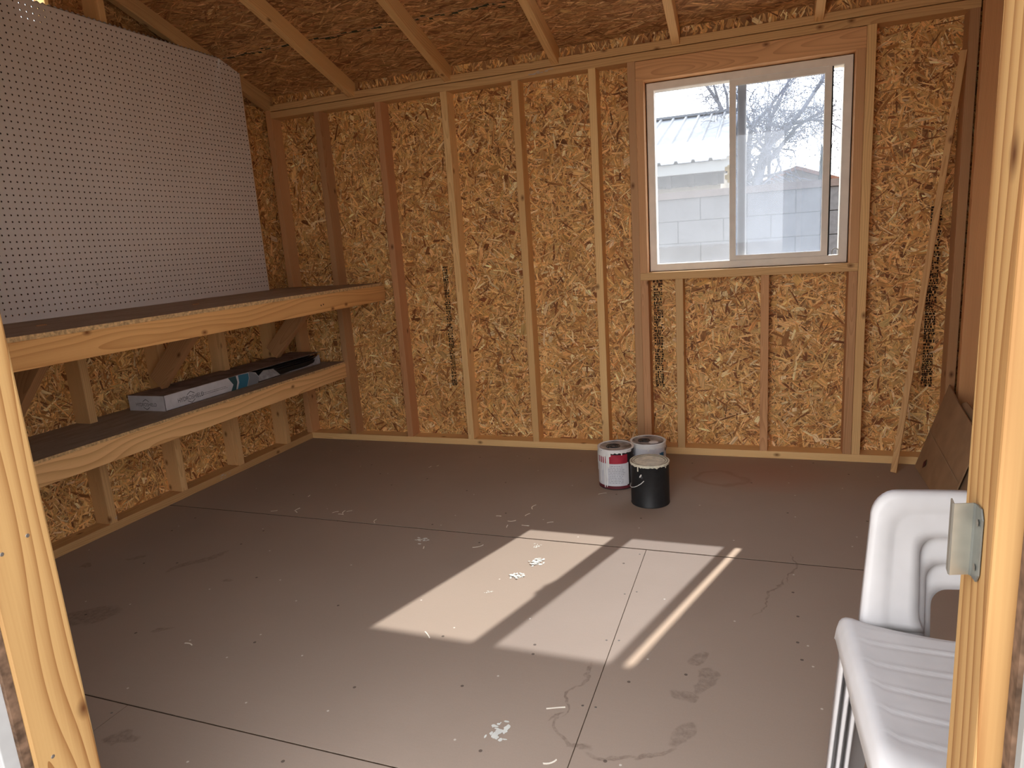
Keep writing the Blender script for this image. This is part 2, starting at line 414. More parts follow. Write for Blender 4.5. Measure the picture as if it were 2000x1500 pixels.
def osb(name, org, U, V, N, rects, parent, pal, seed, dens=6800, long_=(.035, .13), wide=(.003, .014), bias=None, keep=None, thick=.44):
    """rects: list of (u0,u1,v0,v1) in inches on the face org+u*U+v*V; N points into the room. Board core + strands pressed on its face."""
    rg = np.random.default_rng(seed)
    org, U, V, N = (np.array(a, float) for a in (org, U, V, N))
    verts, faces, cols, uvs = [], [], [], []
    nv = 0
    for (u0, u1, v0, v1) in rects:
        for dz in (0, -thick):
            for (a, b) in ((u0, v0), (u1, v0), (u1, v1), (u0, v1)):
                verts.append(org+U*a+V*b+N*dz)
        for q in ((0,1,2,3),(7,6,5,4),(0,4,5,1),(1,5,6,2),(2,6,7,3),(3,7,4,0)):
            faces.append([nv+i for i in q])
        cols += [(.36, .18, .07)]*8; uvs += [(rg.random()*9, rg.random())]*8
        nv += 8
    pc = np.array([c for c, _ in pal]); pw = np.array([w_ for _, w_ in pal], float); pw /= pw.sum()
    for (u0, u1, v0, v1) in rects:
        area = (u1-u0)*(v1-v0)*I*I
        n = int(area*dens)
        cu = rg.uniform(u0, u1, n); cv = rg.uniform(v0, v1, n)
        if keep is not None:
            k = keep(cu, cv); cu, cv = cu[k], cv[k]; n = len(cu)
        L = np.exp(rg.uniform(np.log(long_[0]), np.log(long_[1]), n))/I
        Wd = np.exp(rg.uniform(np.log(wide[0]), np.log(wide[1]), n))/I
        th = rg.uniform(0, math.pi, n) if bias is None else rg.normal(bias[0], bias[1], n)
        big = rg.random(n) < .05
        Wd = np.where(big, Wd*1.8+.6, Wd); L = np.where(big, L*.8, L)
        ch = rg.choice(len(pal), n, p=pw); jit = rg.uniform(.75, 1.2, (n, 1))*rg.uniform(.95, 1.05, (n, 3))
        fc = pc[ch]*jit
        depth = np.sort(rg.uniform(.004, .055, n))
        ct, st = np.cos(th), np.sin(th)
        # six-sided splinter outline
        ax = np.stack([-.5+rg.uniform(0, .08, n), -.28+rg.uniform(-.1, .1, n), .30+rg.uniform(-.1, .1, n), .5-rg.uniform(0, .08, n), .30+rg.uniform(-.1, .1, n), -.28+rg.uniform(-.1, .1, n)], 1)*L[:, None]
        ay = np.stack([rg.uniform(-.45, .45, n), .5-rg.uniform(0, .15, n), .5-rg.uniform(0, .2, n), rg.uniform(-.45, .45, n), -.5+rg.uniform(0, .2, n), -.5+rg.uniform(0, .15, n)], 1)*Wd[:, None]
        pu = np.clip(cu[:, None]+ax*ct[:, None]-ay*st[:, None], u0, u1)
        pv = np.clip(cv[:, None]+ax*st[:, None]+ay*ct[:, None], v0, v1)
        dd = depth[:, None]+rg.uniform(-.006, .006, (n, 6))
        P = org+pu[..., None]*U+pv[..., None]*V+np.maximum(dd, .002)[..., None]*N
        verts += list(P.reshape(-1, 3))
        faces += [[nv+6*i+j for j in range(6)] for i in range(n)]
        ou = rg.uniform(0, 50, n)[:, None]; ov = rg.uniform(0, 5, n)[:, None]
        uvs += list(np.stack([ax*I+ou, ay*I+ov], -1).reshape(-1, 2))
        cols += list(np.repeat(fc, 6, 0))
        nv += 6*n
    me = bpy.data.meshes.new(name)
    me.from_pydata((np.array(verts)*I).tolist(), [], faces)
    a = me.attributes.new('flake', 'FLOAT_COLOR', 'POINT')
    ca = np.ones((nv, 4), np.float32); ca[:, :3] = np.clip(np.array(cols), 0, 1); a.data.foreach_set('color', ca.ravel())
    uvl = me.uv_layers.new(name='UVMap')
    li = np.empty(len(me.loops), np.int32); me.loops.foreach_get('vertex_index', li)
    uvl.data.foreach_set('uv', np.array(uvs, np.float32)[li].ravel())
    me.update()
    return link_mesh(name, me, OSB, parent)

# ================================================================== ROOM SHELL
H = 80.7; W = 140.7; D = -113.0
SL = 1/3.0
ZB = lambda y: 79.5 - SL*y          # underside of rafters (rises toward the ridge)
ZT = lambda y: 82.8 - SL*y          # underside of roof boards
RIDGE = -56.5

def tnt(s=.12, base=(1, 1, 1)):
    k = random.uniform(1-s, 1+s)
    return tuple(b*k*random.uniform(.97, 1.03) for b in base)

# ---- floor
floor = empty('floor', (70, -55, 0), kind='structure')
def fp(x0, x1, y0, y1): box('floor_panel', x0, x1, y0, y1, -.05, 0, FLOOR, floor)
g = .05; gy_ = .15; gz_ = .10
fp(-3.9, 144.6, -45.5+gy_, 3.9)
fp(-3.9, 92.3-g, -93.5+gz_, -45.5-gy_); fp(92.3+g, 144.6, -93.5+gz_, -45.5-gy_)
fp(-3.9, 44.8-g, -116.9, -93.5-gz_); fp(44.8+g, 144.6, -116.9, -93.5-gz_)
box('floor_joist_deck', -3.9, 144.6, -116.9, 3.9, -5.5, -.055, SEAM, floor)
for (x, y) in ((91.5, -69.5), (92.9, -69.2), (91.6, -58.8), (93.0, -57.9), (91.6, -81.1), (92.9, -81), (91.6, -47.2), (44.2, -95)):
    V, F = lathe([(0, .03), (.1, .03), (.13, .0)], 10, (x, y, 0)); pyd('nail_head', V, F, NAIL, floor)

# ---- back wall
wb = empty('wall_back', (70, 2, 0), kind='structure')
XS = [12.5+16*k for k in range(7)]
WX0, WX1, WZ0, WZ1 = 86.3, 122.85, 37.9, 74.1
def wall_panel(x0, x1, seed):
    r = []
    if x1 <= WX0 or x0 >= WX1: r = [(x0, x1, 0, H)]
    else:
        a, b = max(x0, WX0), min(x1, WX1)
        if x0 < a: r.append((x0, a, 0, H))
        r += [(a, b, 0, WZ0), (a, b, WZ1, H)]
        if b < x1: r.append((b, x1, 0, H))
    osb('strand_board_panel', (0, 3.5, 0), (1, 0, 0), (0, 0, 1), (0, -1, 0), r, wb, PAL_WALL, seed)
wall_panel(-3.9, 44.4, 1); wall_panel(44.5, 92.4, 2); wall_panel(92.5, 144.6, 3)
Pn, Rd = PINE, PINE_RED
def bstud(x, z0, z1, mat=Pn, tint=None, name='stud'):
    return lumber(name, (x, 1.75, z0), (x, 1.75, z1), 1.5, 3.5, mat, wb, tint or tnt(.1), side=(1, 0, 0))
bstud(.75-1.5, 1.5, 82, Rd, (1.05, 1.02, .95), 'corner_stud')
for x, m_, tn in zip(XS[:5], (Rd, Rd, Pn, Pn, Pn), ((.80, .78, .76), (1.0, .9, .86), (1.1, 1.06, .98), (.95, .86, .74), (1.1, 1.06, .96))):
    bstud(x, 1.5, H-3, m_, tn)
bstud(84.15, 1.5, H-3, Rd, (.95, .98, 1.0), 'king_stud'); bstud(125.1, 1.5, H-3, Pn, (1.02, .95, .84), 'king_stud')
bstud(85.62, 37.9, 74.1, Rd, (1.15, 1.15, 1.15), 'trimmer_stud'); bstud(123.57, 37.9, 74.1, Rd, (1.08, 1.08, 1.05), 'trimmer_stud')
bstud(85.65, 1.5, 36.4, Rd, (1.05, 1.0, 1.0), 'cripple_stud'); bstud(123.55, 1.5, 36.4, Rd, (.95, .92, .9), 'cripple_stud')
bstud(XS[5], 1.5, 36.4, Pn, (.88, .82, .76), 'cripple_stud'); bstud(XS[6], 1.5, 36.4, Rd, (1.1, 1.05, 1), 'cripple_stud')
bstud(W-.75, 1.5, H-3, Rd, (.78, .75, .72))
lumber('window_sill_plate', (84.9, 1.75, 37.15), (124.3, 1.75, 37.15), 3.5, 1.5, Pn, wb, (.88, .80, .72), side=(0, 1, 0))
lumber('window_header', (84.95, 1.75, 75.85), (124.3, 1.75, 75.85), 3.5, 3.5, Rd, wb, (1.22, 1.2, 1.15), side=(0, 0, 1))
lumber('bottom_plate', (0.02, 1.75, .75), (W+3.5, 1.75, .75), 3.5, 1.5, Pn, wb, (1.08, 1.03, .93), side=(0, 1, 0))
lumber('top_plate', (0.02, 1.75, H-2.29), (W, 1.75, H-2.29), 3.5, 1.42, Pn, wb, (.82, .74, .66), side=(0, 1, 0))
lumber('top_plate', (0.02, 1.75, H-.73), (W, 1.75, H-.73), 3.42, 1.42, Pn, wb, (.86, .78, .70), side=(0, 1, 0))
RX = [-.75, 22.25, 45.75, 69.25, 92.55, 116.75, W+.75]
for i in range(6):
    a, b = RX[i]+.76, RX[i+1]-.76
    osb('eave_blocking', (0, .75, 0), (1, 0, 0), (0, 0, 1), (0, -1, 0), [(a, b, H-.02, ZT(.75)-.02)], wb, PAL_WALL, 40+i, dens=4200, long_=(.03, .08), bias=(1.57, .5))
# mill stamps printed on the boards
def stamp(x0, x1, z0, z1, seed):
    rg = random.Random(seed); V, F = [], []
    z = z1
    while z > z0:
        hgt = rg.uniform(.25, .75)
        n = rg.randint(3, 5); ww = (x1-x0)/n
        for k in range(n):
            if rg.random() < .1: continue
            xa = x0+k*ww+rg.uniform(0, .06); xb = xa+ww*rg.uniform(.45, .92)
            za, zb_ = z-hgt*rg.uniform(0, .15), z-hgt*rg.uniform(.6, .95)
            for (p, q, r_, s) in ((xa, xb, za, za-.17), (xa, xa+.16, za, zb_), (xb-.16, xb, za, zb_), (xa, xb, zb_+.16, zb_)):
                if rg.random() < .18: continue
                b = len(V); V += [(p, 3.425, r_), (q, 3.425, r_), (q, 3.425, s), (p, 3.425, s)]; F.append((b, b+1, b+2, b+3))
        z -= hgt*rg.uniform(.9, 1.1)
    o = pyd('mill_stamp', V, F, INK, wb); tag(o, 'dark blurred mill stamp printed down the board')
stamp(39.2, 40.5, 14.1, 41.4, 5); stamp(86.9, 88.8, 13.7, 36.2, 6); stamp(136.0, 137.8, 14.2, 47, 7)
def smear(name, pts, n, parent, mat, seed, lab=None):
    rg = random.Random(seed); V, F = [], []
    nn = Vector(pts[1]).cross(Vector(pts[2])).normalized()
    if nn.y > 0 or nn.x < 0: nn = -nn
    for i_ in range(n):
        (ox, oy, oz), (ux, uy, uz), (vx, vy, vz) = pts
        ox += nn.x*.004*i_; oy += nn.y*.004*i_; oz += nn.z*.004*i_
        a, b = rg.gauss(0, .38), rg.gauss(0, .38); s, tt = rg.uniform(.08, .30), rg.uniform(.06, .22); k = rg.randint(6, 9); b0 = len(V)
        for j in range(k):
            an = 2*math.pi*j/k; rr = rg.uniform(.6, 1.1); p, q = a+s*rr*math.cos(an), b+tt*rr*math.sin(an)
            V.append((ox+ux*p+vx*q, oy+uy*p+vy*q, oz+uz*p+vz*q))
        F.append(tuple(range(b0, b0+k)))
    return pyd(name, V, F, mat, parent)
PAINT = plain('dried_white_paint', (.74, .74, .68), .5, .3, 30, .08)
PALE = plain('pale_paint_smear', (.50, .46, .44), .7, .2, 30, .1)
smear('paint_smear', ((65.5, -.02, 79.0-.6), (3.2, 0, 0), (0, 0, .6)), 9, wb, PALE, 3)

# ---- left wall
wl = empty('wall_left', (-2, -55, 0), kind='structure')
VY0, VY1, VZ0, VZ1 = -58.0, -50.8, 85.6, 93.0          # gable vent opening
osb('strand_board_panel', (-3.5, 0, 0), (0, -1, 0), (0, 0, 1), (1, 0, 0), [(-3.5, 44.5, 0, H)], wl, PAL_WALL, 11,
    keep=lambda u, v: (v < 41) | (u < 13))
osb('strand_board_panel', (-3.5, 0, 0), (0, -1, 0), (0, 0, 1), (1, 0, 0), [(44.6, 92.5, 0, H)], wl, PAL_WALL, 12, keep=lambda u, v: v < 41)
osb('strand_board_panel', (-3.5, 0, 0), (0, -1, 0), (0, 0, 1), (1, 0, 0), [(92.6, 116.5, 0, H)], wl, PAL_WALL, 13, dens=1500, keep=lambda u, v: v < 41)
def gable(xa, xb, name, parent, hole=None):
    ys = [3.5, 0, -8, -16, -24, -32, -40, -50.8, -58, -66, -74, -84, -95, -105, -116.5]
    V, F = [], []
    zr = lambda y: (ZT(y) if y > RIDGE else ZT(2*RIDGE-y))
    def col(y0, y1, a0, a1, b0, b1):
        b = len(V)
        V.extend([(xa, y0, a0), (xa, y1, a1), (xa, y1, b1), (xa, y0, b0), (xb, y0, a0), (xb, y1, a1), (xb, y1, b1), (xb, y0, b0)])
        F.extend(tuple(b+i for i in f) for f in ((0,1,2,3),(7,6,5,4),(0,4,5,1),(1,5,6,2),(2,6,7,3),(3,7,4,0)))
    for y0, y1 in zip(ys[:-1], ys[1:]):
        z0, z1 = max(zr(y0), H+.1), max(zr(y1), H+.1)
        if hole and y0 <= VY1 and y1 >= VY0:
            col(y0, y1, H, H, VZ0, VZ0); col(y0, y1, VZ1, VZ1, z0, z1)
        else: col(y0, y1, H, H, z0, z1)
    return pyd(name, V, F, OSB_BACK, parent)
gable(-3.5, -3.94, 'gable_board', wl, True)
osb('gable_strand_facing', (-3.49, 0, 0), (0, -1, 0), (0, 0, 1), (1, 0, 0), [(2, 12, H, 83), (8, 50, 86.0, 87.5), (20, 50, 87.5, 90), (28, 50, 90, 93)], wl, PAL_ROOF, 14, thick=.02)
lumber('vent_frame', (-2.5, VY1+.35, VZ0), (-2.5, VY1+.35, VZ1), 2.0, .7, Pn, wl, (1.3, 1.25, 1.0), side=(1, 0, 0))
lumber('vent_frame', (-2.5, VY0-.35, VZ0), (-2.5, VY0-.35, VZ1), 2.0, .7, Pn, wl, (1.3, 1.25, 1.0), side=(1, 0, 0))
LY = [-(9.2+16.15*k) for k in range(7)]
for i, y in enumerate(LY):
    top = ZB(y) if y > RIDGE else ZB(2*RIDGE-y)
    lumber('stud', (-1.75, y, 1.5), (-1.75, y, top), 1.5, 3.5, Pn, wl, (.88+.05*(i % 3), .80+.05*(i % 3), .72+.05*(i % 3)), side=(0, 1, 0))
lumber('bottom_plate', (-1.75, 3.5, .75), (-1.75, -116.5, .75), 3.5, 1.5, Pn, wl, (.74, .66, .58), side=(1, 0, 0))
smear('paint_smear', ((.02, -30.7, .8), (0, 2.6, 0), (0, 0, .5)), 8, wl, PALE, 4)
smear('paint_smear', ((.02, -57.1, 2.3), (0, .5, 0), (0, 0, .6)), 4, wl, PALE, 9)

# ---- right wall
wr = empty('wall_right', (142, -55, 0), kind='structure')
osb('strand_board_panel', (144.2, 0, 0), (0, -1, 0), (0, 0, 1), (-1, 0, 0), [(-3.5, 44.5, 0, H)], wr, PAL_WALL, 21, dens=1800)
osb('strand_board_panel', (144.2, 0, 0), (0, -1, 0), (0, 0, 1), (-1, 0, 0), [(44.6, 116.5, 0, H)], wr, PAL_WALL, 22, dens=600)
gable(144.2, 144.64, 'gable_board', wr)
for i, y in enumerate([-1.6]+[-(17+16*k) for k in range(6)]):
    top = H+2 if i == 0 else (ZB(y) if y > RIDGE else ZB(2*RIDGE-y))
    lumber('stud', (W+1.75, y, 1.5), (W+1.75, y, top), 1.5, 3.5, Rd, wr, (1.12, 1.05, .95), side=(0, 1, 0))
lumber('bottom_plate', (W+1.75, 0, .75), (W+1.75, -116.5, .75), 3.5, 1.5, Pn, wr, (.8, .72, .65), side=(1, 0, 0))

# ---- roof
roof = empty('ceiling', (70, RIDGE, 95), kind='structure')
cs = 1/math.sqrt(1+SL*SL)
for i, x in enumerate(RX):
    t_ = [(.72, .66, .6), (.95, .85, .72), (.92, .82, .70), (.95, .85, .74), (1.05, .95, .85), (1.0, .9, .8), (.9, .8, .7)][i]
    zc = lambda y: (ZB(y)+ZT(y))/2
    lumber('rafter', (x, 10.3, zc(10.3)), (x, RIDGE+.8, zc(RIDGE+.8)), 1.5, 3.3*cs-.05, Pn, roof, t_, side=(1, 0, 0))
    lumber('rafter', (x, 2*RIDGE-4.0, zc(4.0)), (x, RIDGE-.8, zc(RIDGE+.8)), 1.5, 3.3*cs-.05, Pn, roof, t_, side=(1, 0, 0))
lumber('ridge_board', (-3.5, RIDGE, ZT(RIDGE)-2.9), (W+3.5, RIDGE, ZT(RIDGE)-2.9), 5.4, 1.5, Pn, roof, (.9, .8, .7), side=(0, 0, 1))
up = (0, -cs, SL*cs); nrm = (0, -SL*cs, -cs)
dist = lambda y: (11.2-y)/cs
xa, xb = -6.0, 147.0
o0 = (0, 11.2, ZT(11.2))
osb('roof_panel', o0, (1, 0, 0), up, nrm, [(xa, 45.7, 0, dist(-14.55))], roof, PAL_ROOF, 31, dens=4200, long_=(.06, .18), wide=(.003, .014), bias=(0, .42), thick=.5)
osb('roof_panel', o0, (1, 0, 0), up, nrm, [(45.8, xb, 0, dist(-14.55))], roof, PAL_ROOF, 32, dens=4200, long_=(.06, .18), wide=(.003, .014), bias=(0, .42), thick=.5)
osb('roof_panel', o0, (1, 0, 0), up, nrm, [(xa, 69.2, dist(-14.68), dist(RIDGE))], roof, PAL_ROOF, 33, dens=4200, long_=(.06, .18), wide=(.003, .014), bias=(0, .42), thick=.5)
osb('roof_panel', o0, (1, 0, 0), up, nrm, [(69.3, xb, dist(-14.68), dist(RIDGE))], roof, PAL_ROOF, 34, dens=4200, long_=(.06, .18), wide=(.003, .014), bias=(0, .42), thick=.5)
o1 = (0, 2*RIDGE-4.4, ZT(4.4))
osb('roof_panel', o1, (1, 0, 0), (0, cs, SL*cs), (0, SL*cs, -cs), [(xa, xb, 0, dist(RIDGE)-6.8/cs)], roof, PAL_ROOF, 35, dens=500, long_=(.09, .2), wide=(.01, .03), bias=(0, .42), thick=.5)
box('eave_fascia', xa, xb, 10.45, 11.2, 75.8, 79.4, WHITE_TRIM, roof)
# wavy dark glue line along the board joint
rg = random.Random(4); V, F = [], []
xx = 1.0; pts = []
while xx < 139:
    pts.append((xx, rg.gauss(0, .35))); xx += rg.uniform(.6, 1.6)
for (x_, dy) in pts:
    y = -14.6+dy; th_ = rg.uniform(.15, .6)
    z = lambda yy: ZT(yy)-.066
    b = len(V); dx = rg.uniform(.5, 1.4)
    V += [(x_, y, z(y)), (x_+dx, y+rg.gauss(0, .15), z(y)), (x_+dx, y+th_, z(y+th_)), (x_, y+th_*.8, z(y+th_*.8))]; F.append((b, b+1, b+2, b+3))
pyd('joint_stain', V, F, plain('dark_joint_stain', (.06, .06, .035), .8, .1), roof)

# ---- front wall and door opening
wf = empty('wall_front', (70, -115, 0), kind='structure')
XL, XR = 68.9, 114.5
SIDING = plain('painted_siding', (.27, .265, .25), .7, .2, 8, .06)
for (a, b) in ((-3.9, XL-.9), (XR+.8, 144.6)):
    n = max(1, int(round((b-a)/8.0))); st = (b-a)/n
    for k in range(n):
        box('siding_board', a+k*st+.06, a+(k+1)*st-.06, -117.0, -116.55, -5, H+4, SIDING, wf)
    box('siding_backing', a, b, -116.55, -116.5, -5, H+4, WEATHERED, wf)
box('siding_board', XL-.9, XR+.8, -117.0, -116.5, H-.2, H+4, SIDING, wf)
gable_f = None
for x in (2, 18, 34, 50, 63.5, 119.5, 131, 142):
    lumber('stud', (x, -114.75, 0.02), (x, -114.75, H), 1.5, 3.5, Pn, wf, tnt(.1), side=(1, 0, 0))
lumber('door_header', (XL-1.5, -114.75, H-1.8), (XR+1.5, -114.75, H-1.8), 3.5, 3.5, Pn, wf, (.95, .9, .8), side=(0, 0, 1))
lumber('top_plate', (0, -114.75, H+.75), (W, -114.75, H+.75), 3.5, 1.5, Pn, wf, (.95, .9, .8), side=(0, 1, 0))
dr = empty('door_1', (92, -115, 0), kind='structure')
JAMB = pine('door_jamb_pine', (.41, .25, .10), (.215, .092, .026), ring=58, contrast=1.75, knot=1.1)
lumber('door_jamb', (XL-.75, -114.8, .02), (XL-.75, -114.8, H-3.6), 1.5, 3.6, JAMB, dr, (1, 1, 1), side=(1, 0, 0), bev=.14)
lumber('door_jamb', (XR+.75, -114.5, .02), (XR+.75, -114.5, H-3.6), 1.5, 3.0, JAMB, dr, (.95, .92, .9), side=(1, 0, 0), bev=.10)
box('siding_edge', XL-.45, XL-.12, -117.1, -116.62, -5, H, WEATHERED, dr)
box('siding_edge', XR+.72, XR+1.1, -116.6, -116.02, -5, H, WEATHERED, dr)
box('door_casing', XL-3.8, XL-.42, -117.9, -117.05, -5, H+2, WHITE_TRIM, dr, bev=.06)
box('door_casing', XR+1.05, XR+4.6, -117.4, -116.55, -5, H+2, WHITE_TRIM, dr, bev=.06)
box('door_casing', XL-3.8, XR+4.6, -117.9, -117.05, H-1, H+2.4, WHITE_TRIM, dr, bev=.06)
# bent steel strike on the right jamb
sk = empty('strike_plate', (XR, -114.6, 35)); adopt(sk, dr)
def strip(name, prof, z0, z1, th, mat, parent, cut=.35):
    V, F = [], []
    n = len(prof)
    for (x, y, c) in prof:
        V += [(x, y, z0+c), (x, y, z1-c)]
    for i in range(n-1): F.append((2*i, 2*i+2, 2*i+3, 2*i+1))
    o = pyd(name, V, F, mat, parent)
    md = o.modifiers.new('thick', 'SOLIDIFY'); md.thickness = th*I; md.offset = 0
    return o
strip('strike_body', [(113.82, -114.15, 0), (113.78, -114.55, 0), (113.8, -114.62, 0), (114.36, -114.44, 0)], 34.05, 36.5, .05, METAL, sk)
strip('strike_flange', [(114.36, -114.44, 0), (114.42, -114.55, .0), (114.44, -114.95, 0), (114.44, -115.15, .3)], 34.05, 36.5, .05, plain('shaded_steel', (.17, .18, .17), .4, .5, 30, .2, metal=.6), sk)  # same bent plate; the flange's shade is painted in as darker steel
for z in (34.5, 36.0):
    V, F = lathe([(0, .0), (.1, .0), (.12, -.05)], 12)
    V = [(114.40-v[2]*0-.02, -114.85+v[0], z+v[1]) for v in V]
    pyd('screw', V, F, NAIL, sk)
for (y, z) in ((-114.25, 31.04), (-115.6, 17.6), (-115.75, 30.6)):
    V, F = lathe([(0, .02), (.09, .02), (.12, 0)], 10); pyd('nail_head', [(XL+v[2], y+v[0], z+v[1]) for v in V], F, NAIL, dr)
# open door leaf, folded back against the outside wall
dl = empty('door_leaf', (64, -121, 0)); adopt(dl, dr)
for k in range(3):
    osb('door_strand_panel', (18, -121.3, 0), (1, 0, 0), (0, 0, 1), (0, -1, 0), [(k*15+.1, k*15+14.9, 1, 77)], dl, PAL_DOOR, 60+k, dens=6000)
lumber('door_rail', (18, -122, 3), (64.2, -122, 3), 3.5, 1.2, JAMB, dl, (1, 1, 1), side=(0, 0, 1))
lumber('door_rail', (18, -122, 75), (64.2, -122, 75), 3.5, 1.2, JAMB, dl, (1, 1, 1), side=(0, 0, 1))
lumber('door_stile', (63.1, -122, 5), (63.1, -122, 73), 2.2, 1.2, JAMB, dl, (1.0, .95, .8), side=(1, 0, 0))

# ---- window
win = empty('window_1', (104.6, 3, 38), kind='structure')
def ring(name, x0, x1, z0, z1, wd, y0, y1, mat, parent, bev=.08):
    """mitred rectangular frame"""
    V, F = [], []
    prof = [(0, y1), (0, y0+bev), (bev, y0), (wd-bev*1.5, y0), (wd, y0+bev*1.5), (wd, y1)]
    cor = [(x0, z0, 1, 1), (x1, z0, -1, 1), (x1, z1, -1, -1), (x0, z1, 1, -1)]
    for (x, z, a, b) in cor:
        for (d, y) in prof: V.append((x+a*d, y, z+b*d))
    m = len(prof)
    for i in range(4):
        j = (i+1) % 4
        for k in range(m):
            k2 = (k+1) % m
            F.append((i*m+k, j*m+k, j*m+k2, i*m+k2))
    return pyd(name, V, F, mat, parent)
ring('window_frame', 86.55, 122.65, 38.0, 73.95, 1.42, 2.5, 5.2, VINYL, win)
ring('gap_seal', 86.3, 122.9, 37.86, 74.12, .3, 3.1, 4.9, SEAL, win, .02)
fx = empty('fixed_sash', (95, 4, 39)); adopt(fx, win)
box('stile', 103.35, 104.9, 3.75, 4.6, 39.35, 72.6, VINYL, fx, bev=.06)
box('pane', 87.9, 103.4, 4.1, 4.18, 39.3, 72.6, GLASS_L, fx)
sl = empty('sliding_sash', (111, 3, 39)); adopt(sl, win)
ring('sash_frame', 101.9, 119.35, 39.15, 72.65, 1.18, 2.75, 3.5, VINYL, sl, .06)
box('pane', 103.0, 118.25, 3.1, 3.18, 40.2, 71.6, GLASS_R, sl)
box('edge_seal', 119.36, 119.62, 2.95, 3.55, 39.2, 72.6, SEAL, sl)
boxes('latch', [(101.55, 101.95, 2.5, 3.0, 54.2, 57.4), (101.1, 101.8, 2.3, 2.75, 54.8, 55.6), (101.1, 101.8, 2.3, 2.75, 56.3, 57.1)], METAL, sl)
V, F = tubes([([(120.2, 3.2, 39.5), (120.2, 3.2, 40.3), (120.5, 3.2, 40.6), (121.0, 3.2, 40.6), (121.2, 3.2, 40.3), (121.2, 3.2, 39.5)], .12)], 6)
pyd('track_clip', V, F, WHITE_TRIM, win)

# ================================================================== FURNITURE AND LOOSE THINGS
BN = plain('nail_hole', (.03, .02, .015), .8, .1)
BENCHW = pine('bench_front_pine', (.78, .435, .165), (.47, .20, .055), ring=85, contrast=1.1, knot=1.0)
SHELFW = pine('shelf_front_pine', (.88, .55, .25), (.53, .255, .085), ring=70, contrast=1.25, knot=1.2)
bench = empty('workbench', (12, -55, 35), 'long built-in wooden workbench below the white pegboard, dusty board top', 'workbench')
box('bench_top', -3.4, 25.45, -112.8, -.9, 38.0, 38.6, DUSTY, bench)
box('top_front_edge', 25.45, 25.52, -112.8, -.9, 38.0, 38.6, OSB_EDGE, bench)
lumber('front_rail', (24.85, -112.8, 36.25), (24.85, -.02, 36.25), 3.5, 1.5, BENCHW, bench, (1, 1, 1), side=(0, 0, 1))
lumber('back_rail', (.75, -112.8, 36.25), (.75, -.02, 36.25), 3.5, 1.5, Pn, bench, (.9, .8, .7), side=(0, 0, 1))
for k, y in enumerate((-12, -44.5, -72.5, -104)):
    lumber('diagonal_brace', (1.5, y, 24.4), (14.6, y, 37.5), 3.5, 1.5, Rd, bench, (.80, .76, .72), side=(-.7, 0, .7))
for (y, z) in ((-24.1, 36.1), (-24.9, 36.0)):
    box('nail_hole', 25.59, 25.62, y-.12, y+.12, z-.2, z+.1, BN, bench)
shelf = empty('lower_shelf', (5, -55, 16), 'low wooden shelf with bold-grained pine front under the workbench', 'shelf')
box('shelf_top', -3.4, 12.35, -112.8, -.1, 19.55, 20.0, DUSTY, shelf)
box('top_front_edge', 12.35, 12.41, -112.8, -.1, 19.55, 20.0, OSB_EDGE, shelf)
lumber('front_rail', (11.65, -112.8, 17.8), (11.65, -.02, 17.8), 3.5, 1.5, SHELFW, shelf, (1, 1, 1), side=(0, 0, 1))

